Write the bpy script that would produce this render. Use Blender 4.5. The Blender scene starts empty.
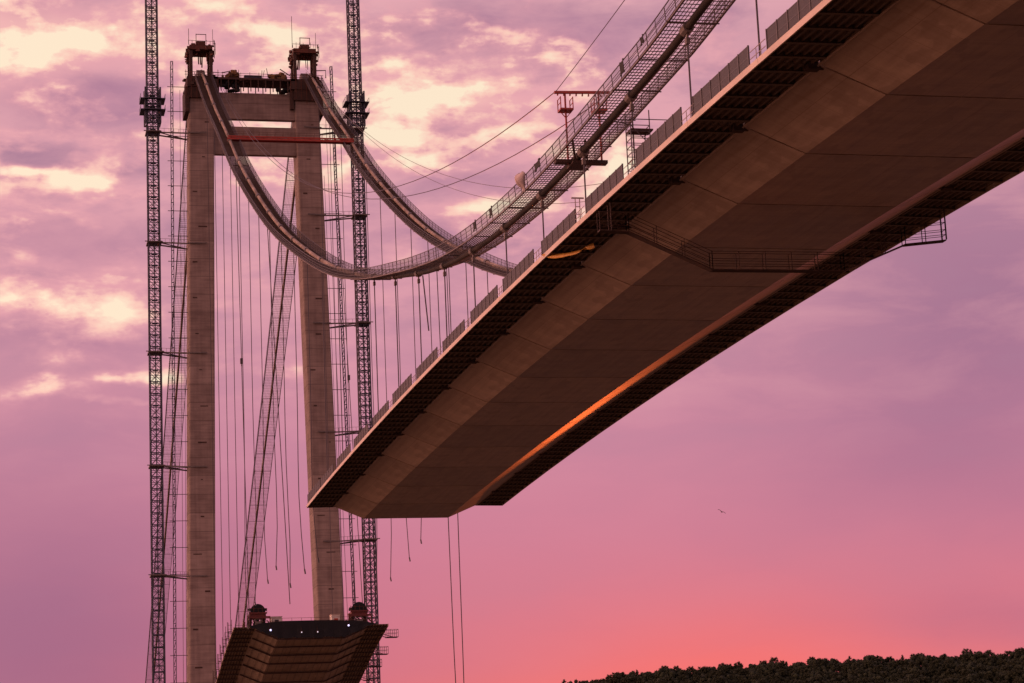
import bpy, math, random
from mathutils import Vector, Matrix
R = random.Random(7)
rad = math.radians
scn = bpy.context.scene
COL = scn.collection

# ------------------------------------------------------------------ mesh builder
class MB:
    def __init__(s): s.v = []; s.f = []
    def quadgrid(s, rows):
        b = len(s.v); n = len(rows[0])
        for r in rows: s.v += [tuple(p) for p in r]
        for i in range(len(rows)-1):
            for j in range(n-1):
                a = b+i*n+j
                s.f.append((a, a+1, a+n+1, a+n))
    def hexa(s, p):            # 8 corners: bottom 4 ccw, top 4 ccw
        b = len(s.v); s.v += [tuple(q) for q in p]
        for f in ((0,3,2,1),(4,5,6,7),(0,1,5,4),(1,2,6,5),(2,3,7,6),(3,0,4,7)):
            s.f.append(tuple(b+i for i in f))
    def box(s, x0, x1, y0, y1, z0, z1):
        s.hexa([(x0,y0,z0),(x1,y0,z0),(x1,y1,z0),(x0,y1,z0),(x0,y0,z1),(x1,y0,z1),(x1,y1,z1),(x0,y1,z1)])
    def cbox(s, c, d, rz=0.0):
        co, si = math.cos(rz), math.sin(rz)
        P = []
        for z in (-.5,.5):
            for x,y in ((-.5,-.5),(.5,-.5),(.5,.5),(-.5,.5)):
                X, Y = x*d[0], y*d[1]
                P.append((c[0]+X*co-Y*si, c[1]+X*si+Y*co, c[2]+z*d[2]))
        s.hexa(P)
    def bar(s, a, b, w, h=None):
        h = h or w
        a = Vector(a); b = Vector(b); d = (b-a)
        if d.length < 1e-6: return
        d.normalize()
        up = Vector((0,0,1)) if abs(d.z) < .95 else Vector((1,0,0))
        r = d.cross(up).normalized(); u = r.cross(d).normalized()
        r *= w*.5; u *= h*.5
        s.hexa([a-r-u, a+r-u, b+r-u, b-r-u, a-r+u, a+r+u, b+r+u, b-r+u])
    def tube(s, pts, rad_, n=6, cap=True):
        pts = [Vector(p) for p in pts]; b = len(s.v); m = len(pts)
        for i, p in enumerate(pts):
            d = (pts[min(i+1,m-1)]-pts[max(i-1,0)]).normalized()
            up = Vector((0,0,1)) if abs(d.z) < .95 else Vector((1,0,0))
            r = d.cross(up).normalized(); u = r.cross(d).normalized()
            rr = rad_[i] if isinstance(rad_, (list,tuple)) else rad_
            for k in range(n):
                t = 2*math.pi*k/n
                q = p + r*math.cos(t)*rr + u*math.sin(t)*rr
                s.v.append(tuple(q))
        for i in range(m-1):
            for k in range(n):
                k2 = (k+1) % n
                s.f.append((b+i*n+k, b+i*n+k2, b+(i+1)*n+k2, b+(i+1)*n+k))
        if cap:
            s.f.append(tuple(b+k for k in reversed(range(n))))
            s.f.append(tuple(b+(m-1)*n+k for k in range(n)))
    def prism(s, poly, fn0, fn1):      # poly of 2D points, mapped by two functions to the two end caps
        b = len(s.v); n = len(poly)
        s.v += [tuple(fn0(p)) for p in poly]; s.v += [tuple(fn1(p)) for p in poly]
        s.f.append(tuple(b+i for i in reversed(range(n)))); s.f.append(tuple(b+n+i for i in range(n)))
        for i in range(n):
            j = (i+1) % n
            s.f.append((b+i, b+j, b+n+j, b+n+i))
    def ball(s, c, r, sz=1.0, nu=8, nv=5):
        b = len(s.v)
        for i in range(nv+1):
            t = math.pi*i/nv
            for k in range(nu):
                a = 2*math.pi*k/nu
                s.v.append((c[0]+r*math.sin(t)*math.cos(a), c[1]+r*math.sin(t)*math.sin(a), c[2]+r*sz*math.cos(t)))
        for i in range(nv):
            for k in range(nu):
                s.f.append((b+i*nu+k, b+(i+1)*nu+k, b+(i+1)*nu+(k+1)%nu, b+i*nu+(k+1)%nu))
    def build(s, name, mat, parent=None, origin=None, smooth=False, bevel=0, also=None, mat2=None):
        """vertices are world coordinates; the object's origin is put at the parent's (world) origin or at origin"""
        pw = parent_world(parent)
        o_ = Vector(origin) if origin is not None else pw
        n1 = len(s.f)
        if also:
            b_ = len(s.v); s.v += also.v; s.f += [tuple(i+b_ for i in f) for f in also.f]
        me = bpy.data.meshes.new(name)
        me.from_pydata([tuple(Vector(q)-o_) for q in s.v], [], s.f)
        me.materials.append(mat)
        if also:
            me.materials.append(mat2)
            for p in me.polygons: p.material_index = 1 if p.index >= n1 else 0
        if smooth:
            for p in me.polygons: p.use_smooth = True
        o = bpy.data.objects.new(name, me); COL.objects.link(o)
        o.location = o_ - pw
        if parent: o.parent = parent
        if bevel:
            md = o.modifiers.new('bevel', 'BEVEL'); md.width = bevel; md.segments = 2; md.limit_method = 'ANGLE'
        return o

def parent_world(p):
    v = Vector((0,0,0))
    while p: v += p.location; p = p.parent
    return v
def tag(o, label=None, cat=None, group=None, kind=None):
    if label: o['label'] = label
    if cat: o['category'] = cat
    if group: o['group'] = group
    if kind: o['kind'] = kind
    return o
def thing(name, loc, label, cat, group=None):
    o = bpy.data.objects.new(name, None); COL.objects.link(o)
    o.location = loc; o.empty_display_size = .5
    return tag(o, label, cat, group)
def copy_tree(o, parent=None):
    c = o.copy(); COL.objects.link(c)
    if parent: c.parent = parent
    for ch in list(o.children): copy_tree(ch, c)
    return c

def clutter(mb, x0,x1,y0,y1,z0,z1, n, r, smin=.3, smax=1.4, rails=True):
    for i in range(n):
        c = (r.uniform(x0,x1), r.uniform(y0,y1), r.uniform(z0,z1))
        mb.cbox(c, (r.uniform(smin,smax), r.uniform(smin,smax), r.uniform(smin*.5,smax*.8)), r.uniform(0,1.5))

# ------------------------------------------------------------------ materials
def srgb(r, g, b):
    f = lambda c: ((c/255+.055)/1.055)**2.4 if c > 10 else c/255/12.92
    return (f(r), f(g), f(b), 1)
def new_mat(name):
    m = bpy.data.materials.new(name); m.use_nodes = True
    nt = m.node_tree; bs = nt.nodes['Principled BSDF']
    return m, nt, bs
def mottled(name, c1, c2, scale, rough=.7, metal=0., stretch=(1,1,1), detail=6., bump=0., spec=.5, coat=0., rvar=.15, ramp=(.35,.65)):
    m, nt, bs = new_mat(name)
    tc = nt.nodes.new('ShaderNodeTexCoord'); mp = nt.nodes.new('ShaderNodeMapping'); mp.inputs['Scale'].default_value = stretch
    nz = nt.nodes.new('ShaderNodeTexNoise'); nz.inputs['Scale'].default_value = scale; nz.inputs['Detail'].default_value = detail
    nz.inputs['Roughness'].default_value = .62
    rp = nt.nodes.new('ShaderNodeValToRGB'); e = rp.color_ramp.elements
    e[0].position, e[1].position = ramp; e[0].color = (*c1[:3],1); e[1].color = (*c2[:3],1)
    nt.links.new(tc.outputs['Object'], mp.inputs['Vector']); nt.links.new(mp.outputs[0], nz.inputs['Vector'])
    nt.links.new(nz.outputs['Fac'], rp.inputs['Fac']); nt.links.new(rp.outputs['Color'], bs.inputs['Base Color'])
    mr = nt.nodes.new('ShaderNodeMapRange'); mr.inputs['To Min'].default_value = max(.05, rough-rvar); mr.inputs['To Max'].default_value = min(1, rough+rvar)
    nt.links.new(nz.outputs['Fac'], mr.inputs['Value']); nt.links.new(mr.outputs[0], bs.inputs['Roughness'])
    bs.inputs['Metallic'].default_value = metal; bs.inputs['Specular IOR Level'].default_value = spec
    if coat: bs.inputs['Coat Weight'].default_value = coat
    if bump:
        bp = nt.nodes.new('ShaderNodeBump'); bp.inputs['Strength'].default_value = bump; bp.inputs['Distance'].default_value = .05
        nt.links.new(nz.outputs['Fac'], bp.inputs['Height']); nt.links.new(bp.outputs[0], bs.inputs['Normal'])
    return m

def deck_paint(name, c1, c2, rough):
    """sprayed steel plate: fine mottling, long streaks, faint weld seams running lengthwise and crosswise, rust bleeding"""
    m, nt, bs = new_mat(name); N = nt.nodes.new; L = nt.links.new
    tc = N('ShaderNodeTexCoord')
    def noise(st, sc, det=6):
        mp = N('ShaderNodeMapping'); mp.inputs['Scale'].default_value = st
        nz = N('ShaderNodeTexNoise'); nz.inputs['Scale'].default_value = sc; nz.inputs['Detail'].default_value = det
        L(tc.outputs['Object'], mp.inputs[0]); L(mp.outputs[0], nz.inputs['Vector']); return nz.outputs['Fac']
    n1 = noise((1,1,1), .45); n2 = noise((.06,1.4,1.4), 1.6); n3 = noise((1,1,1), 6.)
    n4 = noise((1.3,.07,.2), 1.3)
    def mth(op, a, b):
        x = N('ShaderNodeMath'); x.operation = op
        for i, q in enumerate((a, b)):
            if isinstance(q, (int,float)): x.inputs[i].default_value = q
            else: L(q, x.inputs[i])
        return x.outputs[0]
    sm = mth('ADD', mth('ADD', mth('MULTIPLY', n1, .38), mth('MULTIPLY', n2, .26)), mth('ADD', mth('MULTIPLY', n3, .14), mth('MULTIPLY', n4, .22)))
    rp = N('ShaderNodeValToRGB'); e = rp.color_ramp.elements
    e[0].position = .36; e[1].position = .64; e[0].color = (*c1,1); e[1].color = (*c2,1)
    oi = N('ShaderNodeObjectInfo')
    L(mth('ADD', sm, mth('MULTIPLY', mth('SUBTRACT', oi.outputs['Random'], .5), .11)), rp.inputs['Fac'])
    # repaired patches: flat areas a little paler or darker than the plate round them
    n5 = noise((.35,.9,.9), .5, 2); pt = N('ShaderNodeMapRange'); pt.inputs['From Min'].default_value = .56; pt.inputs['From Max'].default_value = .585; L(n5, pt.inputs['Value'])
    n6 = noise((.10,2.2,2.2), .8, 4); ru = N('ShaderNodeMapRange'); ru.inputs['From Min'].default_value = .60; ru.inputs['From Max'].default_value = .72; L(n6, ru.inputs['Value'])
    sep = N('ShaderNodeSeparateXYZ'); L(tc.outputs['Object'], sep.inputs[0])
    def seam(coord, period, w):
        fr = mth('FRACT', mth('DIVIDE', coord, period), 0); d = mth('ABSOLUTE', mth('SUBTRACT', fr, .5), 0)
        return mth('LESS_THAN', d, w/period)
    s = mth('MAXIMUM', seam(sep.outputs['Y'], 2.74, .022), seam(sep.outputs['X'], 3.188, .022))
    mx = N('ShaderNodeMix'); mx.data_type = 'RGBA'; mx.inputs['B'].default_value = (c1[0]*.72, c1[1]*.68, c1[2]*.68, 1)
    L(mth('MULTIPLY', s, .75), mx.inputs['Factor']); L(rp.outputs['Color'], mx.inputs['A'])
    mp_ = N('ShaderNodeMix'); mp_.data_type = 'RGBA'; mp_.inputs['B'].default_value = (c1[0]*.86, c1[1]*.84, c1[2]*.84, 1)
    L(mth('MULTIPLY', pt.outputs[0], .40), mp_.inputs['Factor']); L(mx.outputs['Result'], mp_.inputs['A'])
    mq_ = N('ShaderNodeMix'); mq_.data_type = 'RGBA'; mq_.inputs['B'].default_value = (.16,.075,.04,1)
    L(mth('MULTIPLY', ru.outputs[0], .28), mq_.inputs['Factor']); L(mp_.outputs['Result'], mq_.inputs['A'])
    L(mq_.outputs['Result'], bs.inputs['Base Color'])
    mr = N('ShaderNodeMapRange'); mr.inputs['To Min'].default_value = rough-.05; mr.inputs['To Max'].default_value = rough+.06
    L(n1, mr.inputs['Value']); L(mr.outputs[0], bs.inputs['Roughness']); bs.inputs['Specular IOR Level'].default_value = .4
    bp = N('ShaderNodeBump'); bp.inputs['Strength'].default_value = .05; bp.inputs['Distance'].default_value = .03
    L(mth('ADD', n2, mth('MULTIPLY', n1, .6)), bp.inputs['Height']); L(bp.outputs[0], bs.inputs['Normal'])
    return m

def concrete(name):
    """slip-formed concrete: pour lifts with slightly different greys, streaks running down, pits"""
    m, nt, bs = new_mat(name); N = nt.nodes.new; L = nt.links.new
    tc = N('ShaderNodeTexCoord'); sep = N('ShaderNodeSeparateXYZ'); L(tc.outputs['Object'], sep.inputs[0])
    def mth(op, a, b=0):
        x = N('ShaderNodeMath'); x.operation = op
        for i, q in enumerate((a, b)):
            if isinstance(q, (int,float)): x.inputs[i].default_value = q
            else: L(q, x.inputs[i])
        return x.outputs[0]
    def noise(st, sc, det=6):
        mp = N('ShaderNodeMapping'); mp.inputs['Scale'].default_value = st
        nz = N('ShaderNodeTexNoise'); nz.inputs['Scale'].default_value = sc; nz.inputs['Detail'].default_value = det
        L(tc.outputs['Object'], mp.inputs[0]); L(mp.outputs[0], nz.inputs['Vector']); return nz.outputs['Fac']
    lift = mth('DIVIDE', sep.outputs['Z'], 4.4)
    wn = N('ShaderNodeTexWhiteNoise'); wn.noise_dimensions = '1D'; L(mth('FLOOR', lift), wn.inputs['W'])
    sm = mth('ADD', mth('ADD', mth('MULTIPLY', noise((1,1,1), .35), .35), mth('MULTIPLY', noise((1.2,1.2,.05), 1.), .25)),
             mth('ADD', mth('MULTIPLY', noise((.15,.15,2.2), 1.3), .30), mth('MULTIPLY', wn.outputs['Value'], .12)))
    rp = N('ShaderNodeValToRGB'); e = rp.color_ramp.elements
    e[0].position = .38; e[1].position = .64; e[0].color = (.185,.125,.110,1); e[1].color = (.35,.252,.222,1)
    L(sm, rp.inputs['Fac'])
    d = mth('ABSOLUTE', mth('SUBTRACT', mth('FRACT', lift), .5))
    line = mth('GREATER_THAN', d, .482)
    mx = N('ShaderNodeMix'); mx.data_type = 'RGBA'; mx.inputs['B'].default_value = (.11,.072,.06,1)
    L(mth('MULTIPLY', line, .6), mx.inputs['Factor']); L(rp.outputs['Color'], mx.inputs['A']); L(mx.outputs['Result'], bs.inputs['Base Color'])
    bs.inputs['Roughness'].default_value = .88
    bp = N('ShaderNodeBump'); bp.inputs['Strength'].default_value = .35; bp.inputs['Distance'].default_value = .06
    L(noise((1,1,1), 2.5), bp.inputs['Height']); L(bp.outputs[0], bs.inputs['Normal'])
    return m

def emit(name, col, s):
    m, nt, bs = new_mat(name)
    bs.inputs['Emission Color'].default_value = (*col,1); bs.inputs['Emission Strength'].default_value = s
    nz = nt.nodes.new('ShaderNodeTexNoise'); nz.inputs['Scale'].default_value = 8
    nt.links.new(nz.outputs['Fac'], bs.inputs['Roughness'])
    return m

M = {}
M['deck'] = deck_paint('deck_paint', (.285,.187,.134), (.50,.350,.265), .41)
M['deck_dark'] = deck_paint('old_deck_paint', (.36,.255,.185), (.54,.40,.30), .5)
M['wing_dark'] = mottled('dark_wing_brown', (.085,.050,.034), (.17,.105,.074), 1.2, .6)  # darker brown than the deck, for the wing undersides
M['fascia'] = mottled('pale_edge_paint', (.50,.37,.30), (.66,.51,.43), .8, .5, stretch=(.3,1,1))
M['barrier'] = mottled('barrier_grey', (.026,.019,.022), (.05,.038,.042), 2., .5)
M['barrier_post'] = mottled('barrier_post_grey', (.075,.055,.058), (.11,.085,.088), 2., .5)
M['concrete'] = concrete('tower_concrete')
M['rust'] = mottled('rusty_formwork', (.058,.016,.010), (.14,.038,.022), 1.1, .8)
M['rust_dark'] = mottled('dark_rusty_steel', (.030,.013,.010), (.075,.030,.020), 1.5, .8)
M['ochre'] = mottled('ochre_timber', (.12,.055,.020), (.27,.14,.055), 1., .8)
M['red_old'] = mottled('dull_red_paint', (.085,.009,.007), (.15,.018,.012), 1.5, .6)
M['red'] = mottled('red_steel_paint', (.28,.022,.012), (.40,.040,.022), 1.5, .5)
M['lattice'] = mottled('dark_blue_steel', (.020,.020,.040), (.045,.042,.075), 2., .5)
M['grey_steel'] = mottled('weathered_steel', (.10,.075,.070), (.18,.135,.125), 2., .55)
M['cable'] = mottled('cable_wrap', (.16,.115,.10), (.28,.205,.18), .6, .5, stretch=(.2,1,1))
M['cable'] = None
m, nt, bs = new_mat('main_cable_shaded'); M['cable'] = m
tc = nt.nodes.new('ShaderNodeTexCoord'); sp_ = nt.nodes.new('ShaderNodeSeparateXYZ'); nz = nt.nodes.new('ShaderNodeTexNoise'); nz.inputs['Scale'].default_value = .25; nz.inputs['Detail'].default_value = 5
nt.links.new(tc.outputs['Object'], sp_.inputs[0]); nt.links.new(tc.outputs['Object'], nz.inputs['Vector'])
mr = nt.nodes.new('ShaderNodeMapRange'); mr.inputs['From Min'].default_value = -265; mr.inputs['From Max'].default_value = -190; nt.links.new(sp_.outputs[0], mr.inputs['Value'])  # paints shade into the cable colour: dark at mid-span, pale by the tower
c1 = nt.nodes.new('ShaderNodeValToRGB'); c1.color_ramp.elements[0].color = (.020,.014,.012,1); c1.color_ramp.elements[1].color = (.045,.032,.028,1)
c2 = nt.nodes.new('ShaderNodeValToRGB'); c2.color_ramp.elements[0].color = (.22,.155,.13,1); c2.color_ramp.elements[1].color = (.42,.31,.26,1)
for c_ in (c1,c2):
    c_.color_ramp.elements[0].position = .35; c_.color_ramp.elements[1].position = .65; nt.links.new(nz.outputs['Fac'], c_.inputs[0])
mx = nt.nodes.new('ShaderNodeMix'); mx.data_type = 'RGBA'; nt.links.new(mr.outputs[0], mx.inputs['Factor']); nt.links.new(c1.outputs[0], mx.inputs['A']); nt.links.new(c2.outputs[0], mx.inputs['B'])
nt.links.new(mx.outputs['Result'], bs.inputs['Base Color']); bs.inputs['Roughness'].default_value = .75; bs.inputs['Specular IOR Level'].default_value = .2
M['wire'] = mottled('wire_mesh_steel', (.075,.044,.036), (.135,.085,.07), 1.5, .55)
M['rope'] = mottled('wire_rope', (.038,.026,.032), (.085,.06,.066), 4., .5)
M['pale_rope'] = mottled('pale_rope', (.30,.22,.2), (.45,.34,.31), 4., .6)
M['cloth'] = mottled('pale_cloth', (.42,.32,.32), (.58,.46,.45), 1.5, .85, bump=.4)
M['darkcloth'] = mottled('dark_cloth', (.014,.01,.011), (.03,.022,.022), 1.5, .85)
M['net'] = mottled('black_netting', (.003,.0025,.004), (.010,.008,.012), 3., .9)
M['yellow'] = mottled('yellow_strap', (.42,.17,.025), (.68,.33,.06), 3., .6)
M['white'] = mottled('white_sheet_metal', (.60,.52,.46), (.74,.66,.6), 1.5, .5)
M['foliage'] = mottled('pine_foliage', (.010,.013,.004), (.028,.034,.010), .35, .9, ramp=(.3,.7))
M['foliage_b'] = mottled('oak_foliage', (.012,.014,.004), (.036,.040,.012), .35, .9, ramp=(.3,.7))
M['bark'] = mottled('bark', (.03,.02,.014), (.07,.05,.035), 2., .9)
M['soil'] = mottled('hill_scrub', (.020,.016,.008), (.05,.038,.016), .05, .95)
M['bank'] = mottled('bank_gravel', (.06,.05,.038), (.13,.10,.075), .2, .95)
M['feather'] = mottled('bird_feathers', (.03,.025,.028), (.07,.06,.06), 6., .8)
M['lamp'] = emit('lamp_white', (.62,.58,1.), 2.)
M['lamp_dim'] = emit('lamp_dim', (.8,.75,.95), .7)

# river
m, nt, bs = new_mat('river_water'); M['water'] = m
bs.inputs['Specular IOR Level'].default_value = .12; bs.inputs['Base Color'].default_value = (.115,.080,.044,1); bs.inputs['Roughness'].default_value = .3; bs.inputs['IOR'].default_value = 1.33
tc = nt.nodes.new('ShaderNodeTexCoord'); nz = nt.nodes.new('ShaderNodeTexNoise'); nz.inputs['Scale'].default_value = .35; nz.inputs['Detail'].default_value = 5
mp = nt.nodes.new('ShaderNodeMapping'); mp.inputs['Scale'].default_value = (1,.45,1)
bp = nt.nodes.new('ShaderNodeBump'); bp.inputs['Strength'].default_value = .5; bp.inputs['Distance'].default_value = .5
nt.links.new(tc.outputs['Object'], mp.inputs[0]); nt.links.new(mp.outputs[0], nz.inputs['Vector']); nt.links.new(nz.outputs['Fac'], bp.inputs['Height']); nt.links.new(bp.outputs[0], bs.inputs['Normal'])

# ------------------------------------------------------------------ layout of the bridge (metres; the camera stands at 0,0,0, three metres above the river)
YC = -67.45                                    # centre line of the deck
HW = 16.0                                      # half its width
SEG = 15.94; J0 = 124.38; DECK_END = 361.1
WATER = -3.0
def deck_z(X):
    t = (X-200)/100.
    return 51.957+2.416*t-1.475*t*t-.0567*t**3
def interp(xs, ys):
    """monotone cubic"""
    n = len(xs); d = [(ys[i+1]-ys[i])/(xs[i+1]-xs[i]) for i in range(n-1)]
    m = [d[0]]+[0 if d[i-1]*d[i] <= 0 else 2*d[i-1]*d[i]/(d[i-1]+d[i]) for i in range(1,n-1)]+[d[-1]]
    def f(x):
        i = 0
        while i < n-2 and x > xs[i+1]: i += 1
        h = xs[i+1]-xs[i]; t = (x-xs[i])/h
        return ((2*t**3-3*t*t+1)*ys[i]+(t**3-2*t*t+t)*h*m[i]+(-2*t**3+3*t*t)*ys[i+1]+(t**3-t*t)*h*m[i+1])
    return f
low_z = interp([468,471,489,508,528,560], [43.1,42.6,39.0,34.2,30.2,26.5])
cable_z = interp([-60,20,90,130,156,170,193,208,228,248,266,286,308.6,339.6,377,402,430,462.6,490,511,541],
                 [72.0,67.0,63.2,61.6,60.65,60.1,60.15,60.5,61.75,64.0,67.0,71.3,76.8,85.9,99.2,109.2,122.2,139,155.2,167.2,186.5])
CABLE_Y = (-53.7, -80.7)
TX = 541.5                                     # tower
TY = -66.9
def side_z(X): t = X-541; return 186.5-.56*t+.0002*t*t
def side_y(side, X): return (-53.5-.024*(X-541)) if side == 0 else (-80.0-.031*(X-541))

# ------------------------------------------------------------------ ground, river, hill
mb = MB(); mb.quadgrid([[(x, y, WATER) for y in (-14000, 14000)] for x in (-9000, 14000)])
tag(mb.build('river_water', M['water'], origin=(0,0,WATER)), kind='structure')
mb = MB()
xs = [505,512,525,545,640,900,1400]; rows = []
for i, x in enumerate(xs):
    rows.append([(x+R.uniform(-3,3) if 0 < i else x, y, [-4.5,-2.6,-1.4,-.4,.3,.6,.5][i]+R.uniform(-.15,.15)) for y in range(-420, 340, 20)])
mb.quadgrid(rows); tag(mb.build('river_bank', M['bank']), kind='structure')

HS = .667                                       # the whole hill is laid out at 1500 m, then brought to 1000 m
def ridge(az):                                  # height of the hill's ridge by azimuth in degrees
    pts = [(-80,55),(-60,70),(-40,88),(-30,90.5),(-25.5,91.0),(-22.6,91.5),(-20.2,92.5),(-17.7,91.0),(-16.2,91.0),(-14.86,87.0),(-14.0,82.5),(-13.2,77),(-12,66),(-9,30),(-5,8),(2,0)]
    for (a,h),(b,g) in zip(pts, pts[1:]):
        if a <= az <= b: return h+(g-h)*(az-a)/(b-a)
    return 0
def hill_pt(az, D):
    # the ridge runs at D = 1500; the near side falls at about 17 degrees to the far shore
    h = ridge(az)
    t = (D-1500)
    z = h+.34*t if t < 0 else h-.04*t
    z += 1.3*math.sin(az*5.1+D*.021)+.8*math.sin(az*13.7)
    return Vector((HS*D*math.cos(rad(az)), HS*D*math.sin(rad(az)), max(HS*z, WATER-1.5)))
mb = MB(); rows = []
for D in (1180,1215,1250,1290,1330,1370,1410,1450,1480,1500,1540,1650,1900,2400):
    rows.append([hill_pt(-80+.6*i, D) for i in range(138)])
mb.quadgrid(rows); tag(mb.build('hill', M['soil'], smooth=True), kind='structure')

def tree_mesh(kind, seed):
    r = random.Random(seed); cr = MB(); tr = MB()
    H = 9.6 if kind == 'pine' else 9.5
    tr.tube([(0,0,-1.2),(r.uniform(-.1,.1),r.uniform(-.1,.1),H*.45),(r.uniform(-.2,.2),r.uniform(-.2,.2),H*.85)], [.28,.2,.06], 5)
    nb = 7
    for i in range(nb):
        a = r.uniform(0,6.28); z0 = H*r.uniform(.3,.7); l = r.uniform(1.4,2.8)
        tr.tube([(0,0,z0),(l*math.cos(a)*.5,l*math.sin(a)*.5,z0+.5),(l*math.cos(a),l*math.sin(a),z0+1.2)], [.1,.07,.03], 4)
    clumps = []
    n = 30 if kind == 'pine' else 48
    for i in range(n):
        u = i/(n-1)
        if kind == 'pine':
            z = H*(.22+.78*u); rr = 3.0*(1-u)**.75+.25
            a = r.uniform(0,6.28); q = rr*math.sqrt(r.random())
            clumps.append((q*math.cos(a), q*math.sin(a), z, .7+.75*(1-u)))
        else:
            th = math.acos(1-2*r.random()); a = r.uniform(0,6.28); q = r.uniform(.55,1.)
            clumps.append((3.3*q*math.sin(th)*math.cos(a), 3.3*q*math.sin(th)*math.sin(a), H*.56+3.1*q*math.cos(th), r.uniform(.7,1.2)))
    for (x,y,z,s) in clumps:
        for k in range(34):
            d = Vector((r.gauss(0,1),r.gauss(0,1),r.gauss(0,.8))).normalized()
            c = Vector((x,y,z))+d*s*r.uniform(.5,1.)
            e1 = Vector((r.gauss(0,1),r.gauss(0,1),r.gauss(0,1))).normalized(); e2 = e1.cross(d)
            if e2.length < .1: continue
            e2.normalize(); L_ = s*r.uniform(.14,.36); W_ = L_*r.uniform(.35,.6)
            b = len(cr.v)
            cr.v += [tuple(c-e1*L_), tuple(c+e2*W_+d*.1), tuple(c+e1*L_), tuple(c-e2*W_+d*.1)]
            cr.f.append((b,b+1,b+2,b+3))
        cr.ball((x,y,z), s*.55, .9, 6, 4)
    return cr, tr
TREE_GROUP = 'trees of the wood on the far hill'
protos = []
for kind, lab, s_ in (('pine','dark pointed pine in the wood covering the far hill',1),('pine','dark pointed pine in the wood covering the far hill',2),
                    ('oak','dark round-crowned tree in the wood covering the far hill',3),('oak','dark round-crowned tree in the wood covering the far hill',4),('pine','dark pointed pine in the wood covering the far hill',5)):
    cr, tr = tree_mesh(kind, s_)
    protos.append((kind, lab, cr, tr))
made = {}
def plant(i, loc, rz, sc):
    kind, lab, cr, tr = protos[i]
    nm = 'pine_tree' if kind == 'pine' else 'round_tree'
    if i not in made:
        t = thing(nm, (0,0,0), lab, 'tree', TREE_GROUP+(' (pines)' if kind == 'pine' else ' (round crowns)'))
        cr.build('crown', M['foliage'] if kind == 'pine' else M['foliage_b'], t); tr.build('trunk', M['bark'], t)
        made[i] = t
    else: t = copy_tree(made[i])
    t.location = loc; t.rotation_euler = (0,0,rz); t.scale = (HS*sc*R.uniform(.95,1.2), HS*sc*R.uniform(.95,1.2), HS*sc*R.uniform(.88,1.08))
for k, D in enumerate((1503,1490,1478,1465,1451,1436)):
    n = 50
    for j in range(n):
        az = -26.5+(26.5-13.5)*(j+.5*(k % 2)+R.uniform(-.3,.3))/n
        i = R.choice((0,2,2,3,3,4,2,3,2,3,2,2,3,3,2,3))
        plant(i, hill_pt(az, D+R.uniform(-4,4)), R.uniform(0,6.28), R.uniform(.88,1.12))
# the rest of the wood, along the ridge beyond both sides of the frame and down the slope: one mass
mb = MB(); r2 = random.Random(11)
for j in range(2600):
    if j < 420: az = r2.uniform(-26.6,-13.4); D = r2.uniform(1300,1432); top = .9
    elif j < 800: az = r2.uniform(-42,-26.6); D = r2.uniform(1420,1505); top = .9
    elif j < 860: az = r2.uniform(-13.6,-11); D = r2.uniform(1440,1500); top = .9
    else: az = r2.uniform(-26.6,-13.2); D = r2.uniform(1440,1512); top = .62
    p = hill_pt(az, D); h = r2.uniform(7,10)*HS
    for q in range(5):
        c = p+Vector((r2.uniform(-2.4,2.4), r2.uniform(-2.4,2.4), h*r2.uniform(.25,top)))
        rr = r2.uniform(.9,1.6)*HS; mb.ball(c, rr, 1., 6, 4)
        for k in range(7):
            d = Vector((r2.gauss(0,1),r2.gauss(0,1),r2.gauss(0,1))).normalized(); e1 = Vector((r2.gauss(0,1),r2.gauss(0,1),r2.gauss(0,1))).normalized()*rr*.6
            e2 = e1.cross(d)*.6; o_ = c+d*rr*1.05; b_ = len(mb.v); mb.v += [tuple(o_-e1),tuple(o_+e2),tuple(o_+e1),tuple(o_-e2)]; mb.f.append((b_,b_+1,b_+2,b_+3))
tag(mb.build('woodland', M['foliage']), 'dark unbroken wood covering the lower slope of the far hill', 'wood', kind='stuff')

# ------------------------------------------------------------------ main deck
deck = thing('bridge_deck', (200, YC, deck_z(200)), 'long brown steel bridge deck passing overhead, its pale edge and ribbed wings seen from below', 'bridge deck')
PROFILE = [(15.88,.40),(11.60,.40),(11.585,.139),(6.85,-1.857),(-6.85,-1.857),(-11.585,.139),(-11.60,.40),(-15.88,.40),(-15.88,.43),(15.88,.43)]
NEAR_SEGS = range(-1, 9)
rest_br = MB()
def bracket_mb(mb, X, zf, s):
    z = zf(X)
    poly = [(15.86,.06),(15.86,.385),(11.62,.385),(11.62,.10)]
    mb.prism(poly, lambda p: (X-.04, YC+s*p[0], z+p[1]), lambda p: (X+.04, YC+s*p[0], z+p[1]))
    mb.hexa([(X-.17,YC+s*15.84,z+.03),(X+.17,YC+s*15.84,z+.03),(X+.17,YC+s*11.63,z+.075),(X-.17,YC+s*11.63,z+.075),
             (X-.17,YC+s*15.84,z+.058),(X+.17,YC+s*15.84,z+.058),(X+.17,YC+s*11.63,z+.103),(X-.17,YC+s*11.63,z+.103)])
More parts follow.
